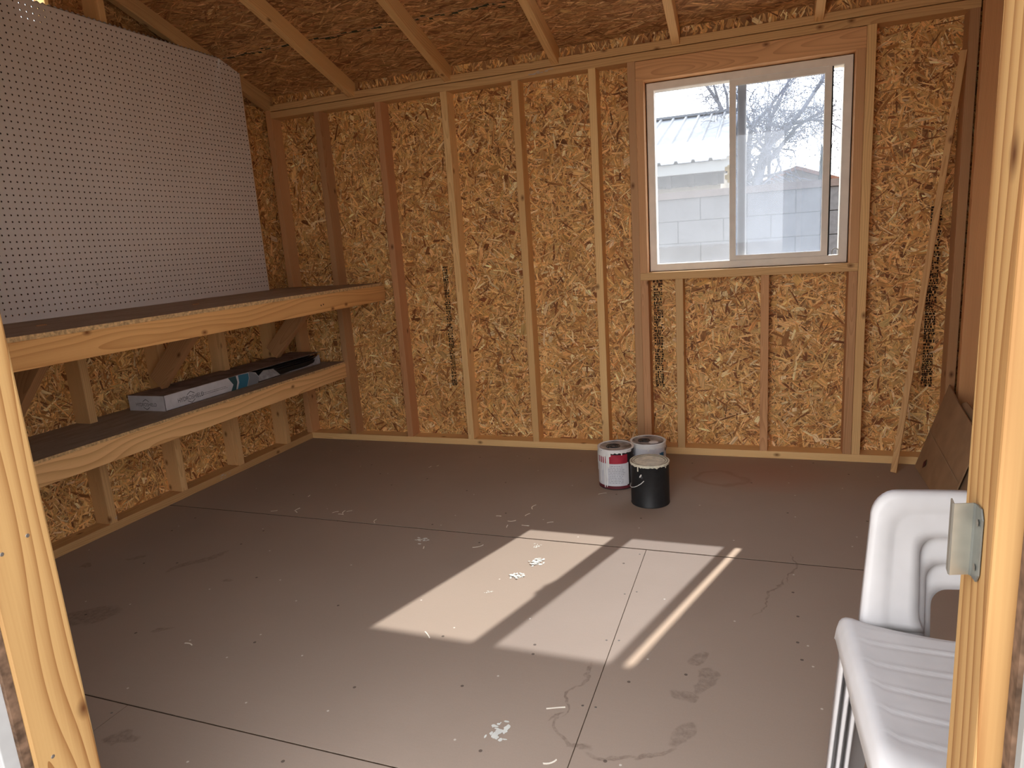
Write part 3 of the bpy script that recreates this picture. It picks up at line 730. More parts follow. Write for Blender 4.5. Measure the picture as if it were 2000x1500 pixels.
# ---- pegboard with real holes
def pegboard():
    y0, z0, ny, nz = -9.0, 39.4-.5, 96, 49
    line = lambda y: 86.35 + (-9.0-y)*.42
    xf, xbk = .26, .04
    gy = [y0-k for k in range(ny+1)]; gz = [z0+.35+k for k in range(nz+1)]; gz[0] = 38.62; gz[-1] = 87.6
    V, F, MI = [], [], []
    idx = {}
    moved = set()
    for i, y in enumerate(gy):
        for j, z in enumerate(gz):
            zz = min(z, line(y))
            if zz < z-1e-6: moved.add((i, j))
            idx[i, j] = len(V); V.append((xf, y, zz))
    bidx = {}
    for i in (0, ny):
        for j in range(nz+1): bidx[i, j] = len(V); a = V[idx[i, j]]; V.append((xbk, a[1], a[2]))
    for i in range(1, ny):
        for j in (0, nz): bidx[i, j] = len(V); a = V[idx[i, j]]; V.append((xbk, a[1], a[2]))
    for i in range(ny):
        for j in range(nz):
            c4 = [idx[i, j], idx[i+1, j], idx[i+1, j+1], idx[i, j+1]]
            if any((a, b) in moved for a in (i, i+1) for b in (j, j+1)):
                if j+1 <= nz and abs(V[c4[0]][2]-V[c4[3]][2])+abs(V[c4[1]][2]-V[c4[2]][2]) > .02: F.append(tuple(c4)); MI.append(0)
                continue
            cy, cz = gy[i]-.5, gz[j]+.5
            if j == 0: cz = gz[1]-.5
            h = []; hb = []
            for k in range(8):
                an = math.radians(-157.5+45*k) if False else math.radians(225-22.5+45*k)
                # corner order: (y,z): (hi y, lo z), (lo y, lo z), (lo y, hi z), (hi y, hi z)
                h.append(len(V)); V.append((xf, cy-.142*math.cos(an), cz+.142*math.sin(an)))
            for k in range(8):
                v = V[h[k]]; hb.append(len(V)); V.append((xbk, v[1], v[2]))
            for q in range(4):
                a, b = c4[q], c4[(q+1) % 4]
                F.append((a, b, h[(2*q+2) % 8], h[(2*q+1) % 8])); MI.append(0)
                F.append((a, h[(2*q+1) % 8], h[2*q])); MI.append(0)
            for k in range(8):
                F.append((h[k], h[(k+1) % 8], hb[(k+1) % 8], hb[k])); MI.append(1)
    for j in range(nz):
        for i in (0, ny): F.append((idx[i, j], idx[i, j+1], bidx[i, j+1], bidx[i, j])); MI.append(1)
    for i in range(ny):
        for j in (0, nz): F.append((idx[i, j], idx[i+1, j], bidx[i+1, j], bidx[i, j])); MI.append(1)
    me = bpy.data.meshes.new('pegboard')
    me.from_pydata([tuple(c*I for c in v) for v in V], [], F)
    me.materials.append(PEG); me.materials.append(PEG_CORE)
    me.polygons.foreach_set('material_index', MI); me.update()
    o = bpy.data.objects.new('pegboard', me); COL.objects.link(o)
    tag(o, 'large white pegboard full of small round holes above the workbench', 'pegboard')
pegboard()

# ---- carton on the lower shelf
def text_mesh(name, s, size, mat, parent, origin, xdir, ydir, sx=1.0, extr=.01):
    cu = bpy.data.curves.new(name, 'FONT'); cu.body = s; cu.size = 1.0; cu.extrude = 0.0
    tmp = bpy.data.objects.new(name+'_tmp', cu); COL.objects.link(tmp)
    dg = bpy.context.evaluated_depsgraph_get(); dg.update()
    me = bpy.data.meshes.new_from_object(tmp.evaluated_get(dg))
    bpy.data.objects.remove(tmp, do_unlink=True); bpy.data.curves.remove(cu)
    X, Y, O = Vector(xdir), Vector(ydir), Vector(origin)
    for v in me.vertices:
        v.co = (O + X*(v.co.x*size*sx) + Y*(v.co.y*size))*I
    me.materials.clear(); me.update()
    return link_mesh(name, me, mat, parent)
BOXW = plain('carton_white_print', (.60, .58, .60), .6, .25, 20, .08)
BOXD = plain('carton_dusty_top', (.26, .20, .17), .9, .1, 12, .35)
TEAL = plain('carton_teal_print', (.035, .16, .24), .5, .3)
TEALD = plain('carton_dark_green_print', (.03, .075, .085), .5, .3)
GREYP = plain('carton_grey_print', (.22, .23, .25), .6, .3)
BLK = plain('black_plastic', (.012, .012, .013), .35, .4)
TXT = plain('carton_lettering', (.09, .09, .10), .7, .2)
FOIL = plain('torn_carton_flap', (.33, .33, .34), .5, .4, 40, .2)
ct = empty('carton', (3, -26, 20.0), 'long torn white carton lettered HYDROSHIELD lying on the lower shelf', 'box')
cx0, cx1, cy0, cz0, cz1 = -1.3, 7.4, -49.3, 20.02, 22.8
c_end = box('carton_end', cx0, cx1, cy0, cy0+.12, cz0, cz1, BOXW, ct)
box('carton_top', cx0, cx1-.06, cy0+.02, -2.6, cz1, cz1+.08, BOXD, ct)
box('carton_bottom', cx0, cx1, cy0+.12, -2.6, cz0, cz0+.08, BOXD, ct)
box('carton_back_side', cx0, cx0+.1, cy0+.12, -2.6, cz0+.08, cz1, BOXD, ct)
# printed front side, torn off towards the far end
c_side = pyd('carton_front_side', [(cx1, cy0, cz0), (cx1, -25.2, cz0), (cx1, -24.4, cz0+1.0), (cx1, -25.4, cz0+2.3), (cx1, -27.0, cz1), (cx1, cy0, cz1),
                          (cx1-.1, cy0+.12, cz0), (cx1-.1, -25.2, cz0), (cx1-.1, -24.4, cz0+1.0), (cx1-.1, -25.4, cz0+2.3), (cx1-.1, -27.0, cz1), (cx1-.1, cy0+.12, cz1)],
    [(0,1,2,3,4,5), (11,10,9,8,7,6), (0,6,7,1), (1,7,8,2), (2,8,9,3), (3,9,10,4), (4,10,11,5), (5,11,6,0)], BOXW, ct)
e = .02
pyd('printed_stripe', [(cx1+e, -33.0, cz0), (cx1+e, -31.6, cz0), (cx1+e, -31.0, cz0+1.5), (cx1+e, -31.2, cz1), (cx1+e, -33.4, cz1), (cx1+e, -32.2, cz0+1.2)], [(0,1,2,3,4,5)], TEALD, c_side)
pyd('printed_stripe', [(cx1+e, -31.2, cz0), (cx1+e, -28.4, cz0), (cx1+e, -27.6, cz0+1.6), (cx1+e, -27.6, cz1-.1), (cx1+e, -30.6, cz1), (cx1+e, -30.5, cz0+1.3)], [(0,1,2,3,4,5)], TEAL, c_side)
pyd('printed_stripe', [(cx1+e, -28.3, cz0), (cx1+e, -25.2, cz0), (cx1+e, -24.5, cz0+1.0), (cx1+e, -25.5, cz0+2.2), (cx1+e, -27.0, cz1), (cx1+e, -27.5, cz1), (cx1+e, -27.5, cz0+1.6)], [(0,1,2,3,4,5,6)], GREYP, c_side)
lt = text_mesh('lettering', 'HYDROSHIELD', 1.15, TXT, c_side, (cx1+e, -46.4, cz0+.85), (0, 1, 0), (0, 0, 1), .82)
tag(lt, 'dark HYDROSHIELD lettering on the long side')
lt = text_mesh('lettering', 'HYDROSHIELD', .95, TXT, c_end, (cx0+1.7, cy0-.02, cz0+.85), (1, 0, 0), (0, 0, 1), .80)
tag(lt, 'dark HYDROSHIELD lettering on the carton end')
def hexmark(f, parent):
    t_ = .14
    for sgn in (1, -1):
        P = [(-.9, .5), (0, 1.0), (.9, .5), (.9, .5+t_), (0, 1.0+t_), (-.9, .5+t_)]
        pyd('emblem', [f(a, sgn*b) for a, b in P], [(0, 1, 4, 5), (1, 2, 3, 4)], TXT, parent)
hexmark(lambda a, b: (cx1+e, -43.2+a*1.0, cz0+1.28+b*1.0), c_side)
hexmark(lambda a, b: (cx0+4.25+a*.85, cy0-.02, cz0+1.2+b*.9), c_end)
V, F = [], []
for (ya, yb, z) in ((-40.8, -34.6, 1.25), (-38.5, -34.0, .95), (-40.6, -37.0, .95)):
    y = ya; rg = random.Random(int(-ya*10))
    while y < yb:
        l_ = rg.uniform(.15, .5); bb = len(V); V += [(cx1+e, y, cz0+z), (cx1+e, y+l_, cz0+z), (cx1+e, y+l_, cz0+z+.08), (cx1+e, y, cz0+z+.08)]; F.append((bb, bb+1, bb+2, bb+3)); y += l_+.1
pyd('small_print', V, F, TXT, c_side)
for k in range(5):
    box('black_slat', 2.4+k*.95, 3.15+k*.95, -45, -2.2, cz0+.3, cz1-.25-.3*k, BLK, ct, bev=.08)
pyd('torn_flap', [(7.2, -24.6, cz0+.2), (7.5, -18.0, cz0+.35), (6.8, -19.2, cz0+1.9), (6.9, -22.5, cz0+2.2), (7.0, -24.2, cz0+1.4)], [(0,1,2,3,4)], FOIL, ct).modifiers.new('t', 'SOLIDIFY').thickness = .06*I
pyd('torn_flap', [(6.9, -16, cz0+.1), (7.3, -3.0, cz0+.1), (7.0, -2.6, cz0+2.3), (6.7, -6, cz0+.9), (6.6, -12, cz0+.35)], [(0,1,2,3,4)], FOIL, ct).modifiers.new('t', 'SOLIDIFY').thickness = .05*I

# ---- paint cans
CANM = plain('can_steel', (.30, .29, .28), .35, .5, 20, .2, metal=.8)
LIDM = plain('can_lid_steel', (.30, .29, .285), .4, .5, 16, .75, metal=.3)
BLACKCAN = plain('black_can_plastic', (.018, .018, .019), .5, .35, 40, .2)
CREAM = plain('cream_dried_paint', (.72, .68, .54), .55, .3, 45, .18, bstr=.6)
WHITEP = plain('white_wet_look_paint', (.80, .79, .76), .4, .4, 30, .06)
REDL = plain('red_label', (.36, .025, .045), .5, .3, 25, .15)
WHL = plain('white_label', (.66, .66, .69), .55, .3, 25, .06)
MAROON = plain('maroon_band', (.13, .02, .03), .5, .3)
BLUEL = plain('blue_label_mark', (.03, .12, .24), .5, .3)
GREYTX = plain('label_small_print', (.36, .36, .40), .6, .2)
CR, CH = 3.28, 7.6
LID = {}
def can(name, c, lab, body_mat, lid_mat, rim_mat):
    t = empty(name, c, lab, 'paint can', 'paint cans on the floor')
    V, F = lathe([(0, .08), (CR-.12, .08), (CR-.1, 0), (CR, .03), (CR+.03, .12), (CR-.02, .2), (CR-.02, CH-.25), (CR+.02, CH-.2), (CR+.02, CH-.1)], 56, c)
    pyd('can_body', V, F, body_mat, t, True)
    V, F = lathe([(CR+.01, CH-.28), (CR+.09, CH-.2), (CR+.09, CH-.06), (CR, CH), (CR-.12, CH-.02), (CR-.2, CH-.16), (CR-.34, CH-.18)], 56, c)
    pyd('can_rim', V, F, rim_mat, t, True)
    V, F = lathe([(CR-.34, CH-.18), (CR-.38, CH-.04), (CR-.55, CH-.03), (CR-.65, CH-.14), (CR-1.0, CH-.15), (CR-1.25, CH-.12), (0.01, CH-.12)], 56, c)
    LID[name, c] = pyd('can_lid', V, F, lid_mat, t, True)
    return t
def wrap(name, c, a0, a1, z0, z1, r, mat, parent, jag=0, seed=1):
    rg = random.Random(seed); n = max(2, int((a1-a0)/4)); V, F = [], []
    for k in range(n+1):
        an = math.radians(a0+(a1-a0)*k/n)
        j0 = rg.uniform(-jag, jag) if jag else 0; j1 = rg.uniform(-jag, jag) if jag else 0
        V += [(c[0]+r*math.cos(an), c[1]+r*math.sin(an), z0+j0), (c[0]+r*math.cos(an), c[1]+r*math.sin(an), z1+j1)]
    F = [(2*k, 2*k+2, 2*k+3, 2*k+1) for k in range(n)]
    return pyd(name, V, F, mat, parent, True)
def drips(c, lst, r, mat, parent, wid=.13):
    for (a, z1, z0, w_) in lst:
        V, F = [], []; m = 7; ww = wid*w_
        for i in range(m+1):
            z = z1+(z0-z1)*i/m; s = ww*(1.0 if i < m-1 else (1.25 if i == m-1 else .5))*(1.4 if i == 0 else 1)
            for d, rr in ((-1, r), (0, r+.07), (1, r)):
                an = math.radians(a)+d*s/r; V.append((c[0]+rr*math.cos(an), c[1]+rr*math.sin(an), z))
        for i in range(m):
            for k in range(2): F.append((3*i+k, 3*i+k+1, 3*i+k+4, 3*i+k+3))
        pyd('paint_drip', V, F, mat, parent, True)
def ear(c, an, parent, mat, z=CH-1.5):
    a = math.radians(an); n = Vector((math.cos(a), math.sin(a), 0)); tdir = Vector((-math.sin(a), math.cos(a), 0))
    V, F = lathe([(0, .22), (.16, .2), (.34, .08), (.42, 0)], 14)
    o = Vector((c[0], c[1], c[2]+z))+n*(CR-.03)
    return pyd('handle_ear', [tuple(o+tdir*v[0]+Vector((0, 0, v[1]))+n*v[2]) for v in V], F, mat, parent, True)
def bail(c, a0, mat, parent, tilt, rad=.07, zc=CH-1.5, rr=CR+.12, drop=1.0):
    """wire handle hinged at angles a0 and a0+180; tilt in degrees from straight up"""
    a = math.radians(a0); ax = Vector((math.cos(a), math.sin(a), 0)); sd = Vector((-math.sin(a), math.cos(a), 0))
    ti = math.radians(tilt); upv = Vector((0, 0, 1))*math.cos(ti)+sd*math.sin(ti)
    o = Vector((c[0], c[1], c[2]+zc)); pts = []
    for k in range(33):
        th = math.pi*k/32
        pts.append(o+ax*(rr*math.cos(th))+upv*((rr*drop)*math.sin(th)))
    V, F = tubes([(pts, rad)], 7)
    return pyd('wire_handle', V, F, mat, parent, True)

# front: black plastic can, cream paint over the lid
c1 = (90.1, -26.9, 0)
k1 = can('paint_can', c1, 'black paint can with cream dried paint over its lid, nearest of the three', BLACKCAN, CREAM, CREAM)
wrap('paint_skin', c1, 0, 360, CH-.42, CH-.2, CR+.055, CREAM, k1, .10, 3)
drips(c1, [(-118, CH-.3, CH-1.2, .9), (-28, CH-.3, CH-.75, .9), (-60, CH-.3, CH-.6, .9)], CR+.03, CREAM, k1)
ear(c1, -108, k1, BLACKCAN, CH-2.3)
def dab(c, an, z, a_, b_, mat, parent):
    a = math.radians(an); n = Vector((math.cos(a), math.sin(a), 0)); td = Vector((-math.sin(a), math.cos(a), 0))
    V, F = lathe([(0, .1), (.6, .08), (1, 0)], 14); o = Vector((c[0], c[1], z))+n*(CR+.14)
    return pyd('paint_dab', [tuple(o+(td*.45+Vector((0, 0, .9))).normalized()*v[1]*b_+td*v[0]*a_+n*v[2]) for v in V], F, mat, parent, True)
dab(c1, -108, CH-1.85, .16, .36, WHITEP, k1)
for rr_ in (CR-.2, CR-.62):
    V, F = tubes([([(c1[0]+rr_*math.cos(k*math.pi/24), c1[1]+rr_*math.sin(k*math.pi/24), CH-.035-.06*(rr_ < CR-.3)) for k in range(49)], .045)], 5)
    pyd('lid_groove', V, F, plain('dark_ring_line', (.16, .13, .08), .8, .1), LID['paint_can', c1])  # thin dark rings laid along the lid's grooves
aa = [Vector((c1[0]+(CR+.1)*math.cos(math.radians(a_)), c1[1]+(CR+.1+o_)*math.sin(math.radians(a_)), z_)) for a_, z_, o_ in
      ((-98, 4.95, .05), (-106, 4.5, .25), (-118, 4.0, .35), (-132, 3.55, .4), (-148, 3.2, .4), (-165, 3.05, .35), (-185, 3.1, .3), (-215, 3.4, .2), (-250, 4.3, .05))]
V, F = tubes([(aa, .07)], 7); pyd('wire_handle', V, F, WHITEP, k1, True)

# left: red and white label with paint runs
c2 = (82.7, -19.4, 0)
k2 = can('paint_can', c2, 'paint can with red and white label and white paint runs, leftmost', BLACKCAN, LIDM, WHITEP)
wrap('label_red', c2, -190, -40, 5.0, 6.7, CR+.01, REDL, k2)
lw2 = wrap('label_white', c2, -190, -42, .75, 5.0, CR+.012, WHL, k2, .0)
wrap('label_torn_edge', c2, -44, -36, .8, 4.9, CR+.015, WHL, k2, .25, 5)
wrap('maroon_band', c2, -200, -30, .2, .75, CR+.012, MAROON, k2)
V, F = [], []
rg = random.Random(11)
for row in range(11):
    z = 4.6-.32*row
    a = -104
    while a < -58:
        l_ = rg.uniform(3, 9)
        if z < 3.0 and rg.random() < .0: pass
        b = len(V)
        for (an, zz) in ((a, z), (a+l_, z), (a+l_, z-.11), (a, z-.11)):
            V.append((c2[0]+(CR+.03)*math.cos(math.radians(an)), c2[1]+(CR+.03)*math.sin(math.radians(an)), zz))
        F.append((b, b+1, b+2, b+3)); a += l_+rg.uniform(.8, 3)
pyd('label_small_print', V, F, GREYTX, lw2)
wrap('paint_skin', c2, -200, -95, CH-1.35, CH-.2, CR+.03, WHITEP, k2, .22, 8)
wrap('paint_skin', c2, -95, -20, CH-.6, CH-.2, CR+.03, WHITEP, k2, .12, 9)
drips(c2, [(-170, CH-.9, 4.3, 1.0), (-158, CH-.9, 3.2, .9), (-148, CH-.9, 4.5, 1), (-137, CH-.9, 1.3, 1.05), (-127, CH-1, 3.6, .9), (-118, CH-1, .35, 1.0), (-110, CH-1, .5, 1.0), (-104, CH-1, 4.2, 1.5), (-60, CH-.5, 6.6, .8)], CR+.04, WHITEP, k2)
SWIRL = plain('dark_wet_paint', (.02, .02, .022), .3, .5)
def swirl(c, dx, dy, r, parent):
    V, F = tubes([([Vector((c[0]+dx+(r*(.25+.75*k/40))*math.cos(k*.42), c[1]+dy+(r*(.25+.75*k/40))*math.sin(k*.42), CH-.09)) for k in range(41)], .13)], 6)
    pyd('paint_swirl', V, F, SWIRL, LID['paint_can', c], True)
swirl(c2, -.3, -.3, 1.4, k2)
ear(c2, 165, k2, BLACKCAN); ear(c2, -15, k2, BLACKCAN)
bail(c2, 165, CANM, k2, -62, drop=1.05)

# back: white label, blue mark
c3 = (88.0, -15.2, 0)
k3 = can('paint_can', c3, 'white-labelled paint can with blue mark behind the black can', CANM, LIDM, WHITEP)
wrap('label_white', c3, -210, 20, .6, CH-.75, CR+.012, WHL, k3)
wrap('paint_skin', c3, -210, 20, CH-.9, CH-.2, CR+.03, WHITEP, k3, .08, 4)
wrap('label_blue_mark', c3, -62, -48, 4.6, 5.6, CR+.03, BLUEL, k3); wrap('label_blue_mark', c3, -42, -22, 4.4, 5.8, CR+.03, BLUEL, k3, .15, 2)
swirl(c3, -.6, -.2, 1.2, k3)
V, F = lathe([(0, .07), (.5, .08), (.8, .05), (.9, 0)], 20, (c3[0]+1.2, c3[1]-1.0, CH-.12)); pyd('paint_blob', V, F, WHITEP, LID['paint_can', c3], True)
drips(c3, [(-80, CH-.6, CH-1.3, 1)], CR+.04, WHITEP, k3)
ear(c3, -8, k3, CANM); ear(c3, 172, k3, CANM)
bail(c3, -8, CANM, k3, 84, drop=1.04)

# ---- leaning stick and cardboard in the far right corner
st = lumber('wood_stick', (130.7, -5.7, .25), (138.6, -.35, 71.5), 1.0, .35, PINE, None, (.80, .68, .58), side=(.9, -.4, 0), bev=.03)
tag(st, 'thin flat wooden stick leaning in the corner right of the window', 'stick')
cb = empty('cardboard_sheet', (136, -6, 0), 'brown folded cardboard sheet leaning in the corner behind the white chairs', 'cardboard')
def slab(name, quad, th, mat, parent):
    a, b, c, d = (Vector(q) for q in quad); n = (b-a).cross(d-a).normalized()*th
    V = [a, b, c, d, a+n, b+n, c+n, d+n]
    return pyd(name, [tuple(v) for v in V], [(0,1,2,3), (7,6,5,4), (0,4,5,1), (1,5,6,2), (2,6,7,3), (3,7,4,0)], mat, parent)
def cardpoly(name, pts, th, mat, parent):
    P = [Vector(q) for q in pts]; n = (P[1]-P[0]).cross(P[-1]-P[0]).normalized()*th
    m = len(P); V = [tuple(v) for v in P]+[tuple(v+n) for v in P]
    F = [tuple(range(m)), tuple(range(2*m-1, m-1, -1))]+[(i, m+i, m+(i+1) % m, (i+1) % m) for i in range(m)]
    return pyd(name, V, F, mat, parent)
# leaning plane x = 134.9 + 0.29 z
lp = lambda y, z, dx=0: (134.9+.30*z+dx, y, z)
fl_ = cardpoly('front_leaf', [lp(-1.0, .05), lp(-24, .05), lp(-24, 12.5), lp(-9.6, 14.2), lp(-.9, 15.6)], -.2, CARD, cb)
cardpoly('rear_leaf', [lp(-8.5, .05, .75), lp(-30, .05, .75), lp(-30, 13.5, .75), lp(-10.2, 14.7, .75), lp(-8.5, 14.0, .75)], -.2, CARD, cb)
cardpoly('fold_line', [lp(-1.2, 7.0, -.215), lp(-24, 5.2, -.215), lp(-24, 5.32, -.215), lp(-1.2, 7.12, -.215)], -.01, CARD_EDGE, fl_)
cardpoly('printed_mark', [lp(-6.0, 1.4, -.215), lp(-7.0, 2.2, -.215), lp(-6.4, 3.2, -.215), lp(-5.5, 2.4, -.215)], -.01, plain('dark_red_print', (.11, .03, .025), .8, .1), fl_)

# ---- stacked white plastic chairs
def chair_meshes():
    HW = 7.9; DEP = 16.0; SH = 15.9          # half width, depth, seat height
    out = {}
    # seat: dished, with shallow moulded steps; rear edge at y=0, front edge at y=-DEP
    prof = [(-.35, -1.9), (-.22, -1.0), (-.06, -.38), (.10, -.12), (.32, 0.0), (.7, .02)]
    us = []
    for (a, z) in prof: us.append((-HW+a, z))
    nin = 22
    for k in range(1, nin): us.append((-HW+.7+(2*HW-1.4)*k/nin, None))
    for (a, z) in reversed(prof): us.append((HW-a, z))
    V, F = [], []; nv = 96
    for j in range(nv+1):
        v = j/nv; y = -v*DEP
        front = -max(0, v-.86)**2*55
        taper = 1.0-.075*max(0, v)**1.2
        rear = -.35*max(0, 1-v*14)**2
        for i, (x, z) in enumerate(us):
            s = x/HW
            curve = -.45*(1-abs(s))*0
            if z is None:
                d = .55*(1-s*s)
                yy = y+1.6*(s*s-1)*min(1, v*2.2)*.6
                ph = (v*DEP+ .9*(1-s*s))/2.35
                fr = ph-math.floor(ph)
                step = .075*math.exp(-((fr-.5)/.055)**2)-.075*math.exp(-((fr-.62)/.055)**2)
                if ph < .6 or ph > 6.4: step = 0
                zz = .02-d*.9+step*(1-s**6)
            else:
                zz = z; yy = y
                if z < -1.5: zz = z+.55*v
            bow = -.9*(1-s*s) if v < .02 else 0
            V.append((x*taper, yy-(.85*(1-s*s))*max(0, 1-v*6), SH+zz+front+rear))
    m = len(us)
    for j in range(nv):
        for i in range(m-1): F.append((j*m+i, j*m+i+1, (j+1)*m+i+1, (j+1)*m+i))
    out['seat'] = (V, F)
    # back: inverted U
    BW = HW-1.25; BH = 8.9; PW = 3.55; TH = 2.75; RO = 1.75; RI = 1.1
    def path(hw_b, hw_t, top, rad):
        p = []
        for k in range(13):
            z = (top-rad)*k/12; p.append((-(hw_b+(hw_t-hw_b)*(z/top)), z))
        xb_ = p[-1][0]
        for k in range(1, 9):
            an = math.pi-math.pi/2*k/8
            p.append((xb_+rad+rad*math.cos(an), top-rad+rad*math.sin(an)))
        n = 8; xs_ = p[-1][0]
        for k in range(1, n+1): p.append((xs_*(1-k/n), top+.12*k/n))
        q = [(-x, z) for (x, z) in reversed(p[:-1])]
        return p+q
    outer = path(BW, BW-.9, BH, RO)
    inner = path(BW-PW-.3, BW-PW-.35, BH-TH, RI)
    # flare the inner foot of each post
    inner = [((x-math.copysign(.45*max(0, 1-z/1.2)**2, x)), z) for (x, z) in inner]
    rows = [(0.0, -.62), (.02, -.24), (.06, -.05), (.12, .04), (.30, .05), (.38, .02), (.45, -.07), (.52, -.1), (.8, -.08), (1.0, -.06)]
    V, F = [], []
    for (t_, dy) in rows:
        for (a, b) in zip(outer, inner):
            x = a[0]+(b[0]-a[0])*t_; z = a[1]+(b[1]-a[1])*t_
            y = .22*z+.55*(1-(x/BW)**2)-.35
            V.append((x, y-dy, SH-.9+z*1.125))
    m = len(outer)
    for j in range(len(rows)-1):
        for i in range(m-1): F.append((j*m+i, j*m+i+1, (j+1)*m+i+1, (j+1)*m+i))
    out['backrest'] = (V, F)
    # legs: L-shaped channels splaying outwards
    legs = []
    for (sx_, ytop, ybot, sy) in ((-1, -.3, 1.0, -1), (1, -.3, 1.0, -1), (-1, -DEP+2.0, -DEP+.4, 1), (1, -DEP+2.0, -DEP+.4, 1)):
        V, F = [], []
        tp = .925 if sy == 1 else 1.0
        for k in range(9):
            s = k/8; z = (SH-.5)*(1-s)
            x = sx_*((HW-.1)*tp+.75*s); y = ytop+(ybot-ytop)*s
            wx = 1.9-.7*s; wy = 2.3-.9*s
            V += [(x, y+sy*wy, z), (x, y, z), (x-sx_*wx, y, z)]
        for k in range(8):
            for q in range(2): F.append((3*k+q, 3*k+q+1, 3*k+q+4, 3*k+q+3))
        legs.append((V, F))
    out['leg'] = legs
    return out
CHM = chair_meshes()
def build_chair(loc, label):
    root = empty('plastic_chair', loc, label, 'chair', 'stacked white plastic chairs'); root.scale = (.931,)*3
    def part(nm, vf):
        me = bpy.data.meshes.new(nm)
        me.from_pydata([tuple(c*I for c in v) for v in vf[0]], [], vf[1])
        me.polygons.foreach_set('use_smooth', [True]*len(me.polygons)); me.materials.append(PLASTIC); me.update()
        o = bpy.data.objects.new(nm, me); COL.objects.link(o); o.parent = root
        md = o.modifiers.new('thickness', 'SOLIDIFY'); md.thickness = .16*I; md.offset = 0
        return o
    part('seat', CHM['seat']); part('backrest', CHM['backrest'])
    for vf in CHM['leg']: part('leg', vf)
    return root
CX, CY = 120.8, -90.25
ch0 = build_chair((CX+.84, CY, 0), 'white plastic chair at the bottom of the stack by the door')
for dz, dx, lab in ((1.86, .42, 'white plastic chair in the middle of the stack by the door'), (3.72, 0, 'white plastic chair on top of the stack by the door')):
    r = ch0.copy(); COL.objects.link(r); r.location = Vector((CX+dx, CY, dz))*I; r['label'] = lab
    for ch in list(ch0.children):
        if ch.parent is ch0:
            c = ch.copy(); COL.objects.link(c); c.parent = r

# ---- paint spots and shavings on the floor
for i, (x, y, a, b, n) in enumerate([(77.6, -52.8, 1.5, 1.7, 16), (76.2, -57.4, 1.3, 1.5, 14), (57.3, -49.6, 1.5, 1.4, 9), (84.7, -86.8, 1.2, 1.8, 13), (73.9, -62.3, .8, .5, 4), (76.0, -47.6, .9, .9, 4)]):
    smear('paint_splatter', ((x, y, .012), (a, 0, 0), (0, b, 0)), n*2, floor, PAINT, 20+i)
SHAVE = plain('wood_shaving', (.86, .80, .68), .7, .2)
def SHL(x, y):
    if y > -20: return 'small pale wood shaving on floor near the foot of the back wall'
    if abs(x-81) < .1: return 'small pale wood shaving on floor beside the red-labelled paint can'
    if y < -88: return 'small pale wood shaving on floor at the front edge of the picture'
    if y < -80 and x > 80: return 'small pale wood shaving on floor beside the long board joint in front'
    if y < -80: return 'small pale wood shaving on floor alone near the left door jamb'
    if y < -70: return 'small pale wood shaving on floor at the near edge of the sun patch'
    if x < 29: return 'small pale wood shaving on floor nearest to the low shelf'
    if x < 50: return 'small pale wood shaving on floor in the scatter between shelf and sun patch'
    if y < -49 and x < 60: return 'small pale wood shaving on floor by the pale paint spatter left of sun patch'
    if y < -49: return 'small pale wood shaving on floor left beside the far sun patch corner'
    return 'small pale wood shaving on floor in the scatter behind the sun patch'
rg = random.Random(21)
for (x, y, l_) in ((23.6, -44, 1.2), (27.5, -42.5, 1.4), (28.2, -43.5, .9), (35.7, -42.1, 1.1), (37.2, -41.9, 1.3), (38.1, -41.2, 1.0), (37.4, -42.8, 1.1), (45.2, -44.4, 1.6),
                  (70.4, -33.1, 2.0), (70.6, -36.5, 1.2), (69, -39.7, 1.4), (68.9, -41.8, 1.0), (75.4, -38.8, 1.1), (67.2, -49.9, 1.8), (42.3, -82.6, 1.3), (70.5, -73.6, 1.6),
                  (89.1, -82.1, 1.9), (90.7, -89.2, 1.3), (43.1, -15.2, .7), (41.8, -16.1, .8), (66.0, -38.0, .9), (71.8, -40.9, 1.3), (25.5, -36, .8), (58.8, -52, .8), (81, -24.6, 1.6)):
    an = rg.uniform(0, 3.14); cu_ = rg.uniform(-.5, .5); pts = []
    for k in range(6):
        s = (k/5-.5)*l_
        pts.append((x+s*math.cos(an)-cu_*s*s*math.sin(an), y+s*math.sin(an)+cu_*s*s*math.cos(an)))
    V, F = [], []; wv = rg.uniform(.04, .085)
    for k, (px, py) in enumerate(pts):
        z = .02+.04*abs(k/5-.5)
        V += [(px-wv*math.sin(an), py+wv*math.cos(an), z), (px+wv*math.sin(an), py-wv*math.cos(an), z), (px+wv*math.sin(an), py-wv*math.cos(an), 0.002), (px-wv*math.sin(an), py+wv*math.cos(an), 0.002)]
    for k in range(5):
        for q in range(4): F.append((4*k+q, 4*k+(q+1) % 4, 4*k+4+(q+1) % 4, 4*k+4+q))
    F += [(0, 1, 2, 3), (20, 21, 22, 23)]
    o = pyd('wood_shaving', V, F, SHAVE); tag(o, SHL(x, y), 'shaving', 'wood shavings '+SHL(x, y)[26:])

# ================================================================== OUTSIDE
GROUND = plain('desert_ground', (.50, .43, .35), .95, .1, 3, .15)
gd = box('ground', -2500, 2500, -2500, 3000, -12, -6, GROUND); tag(gd, kind='structure')
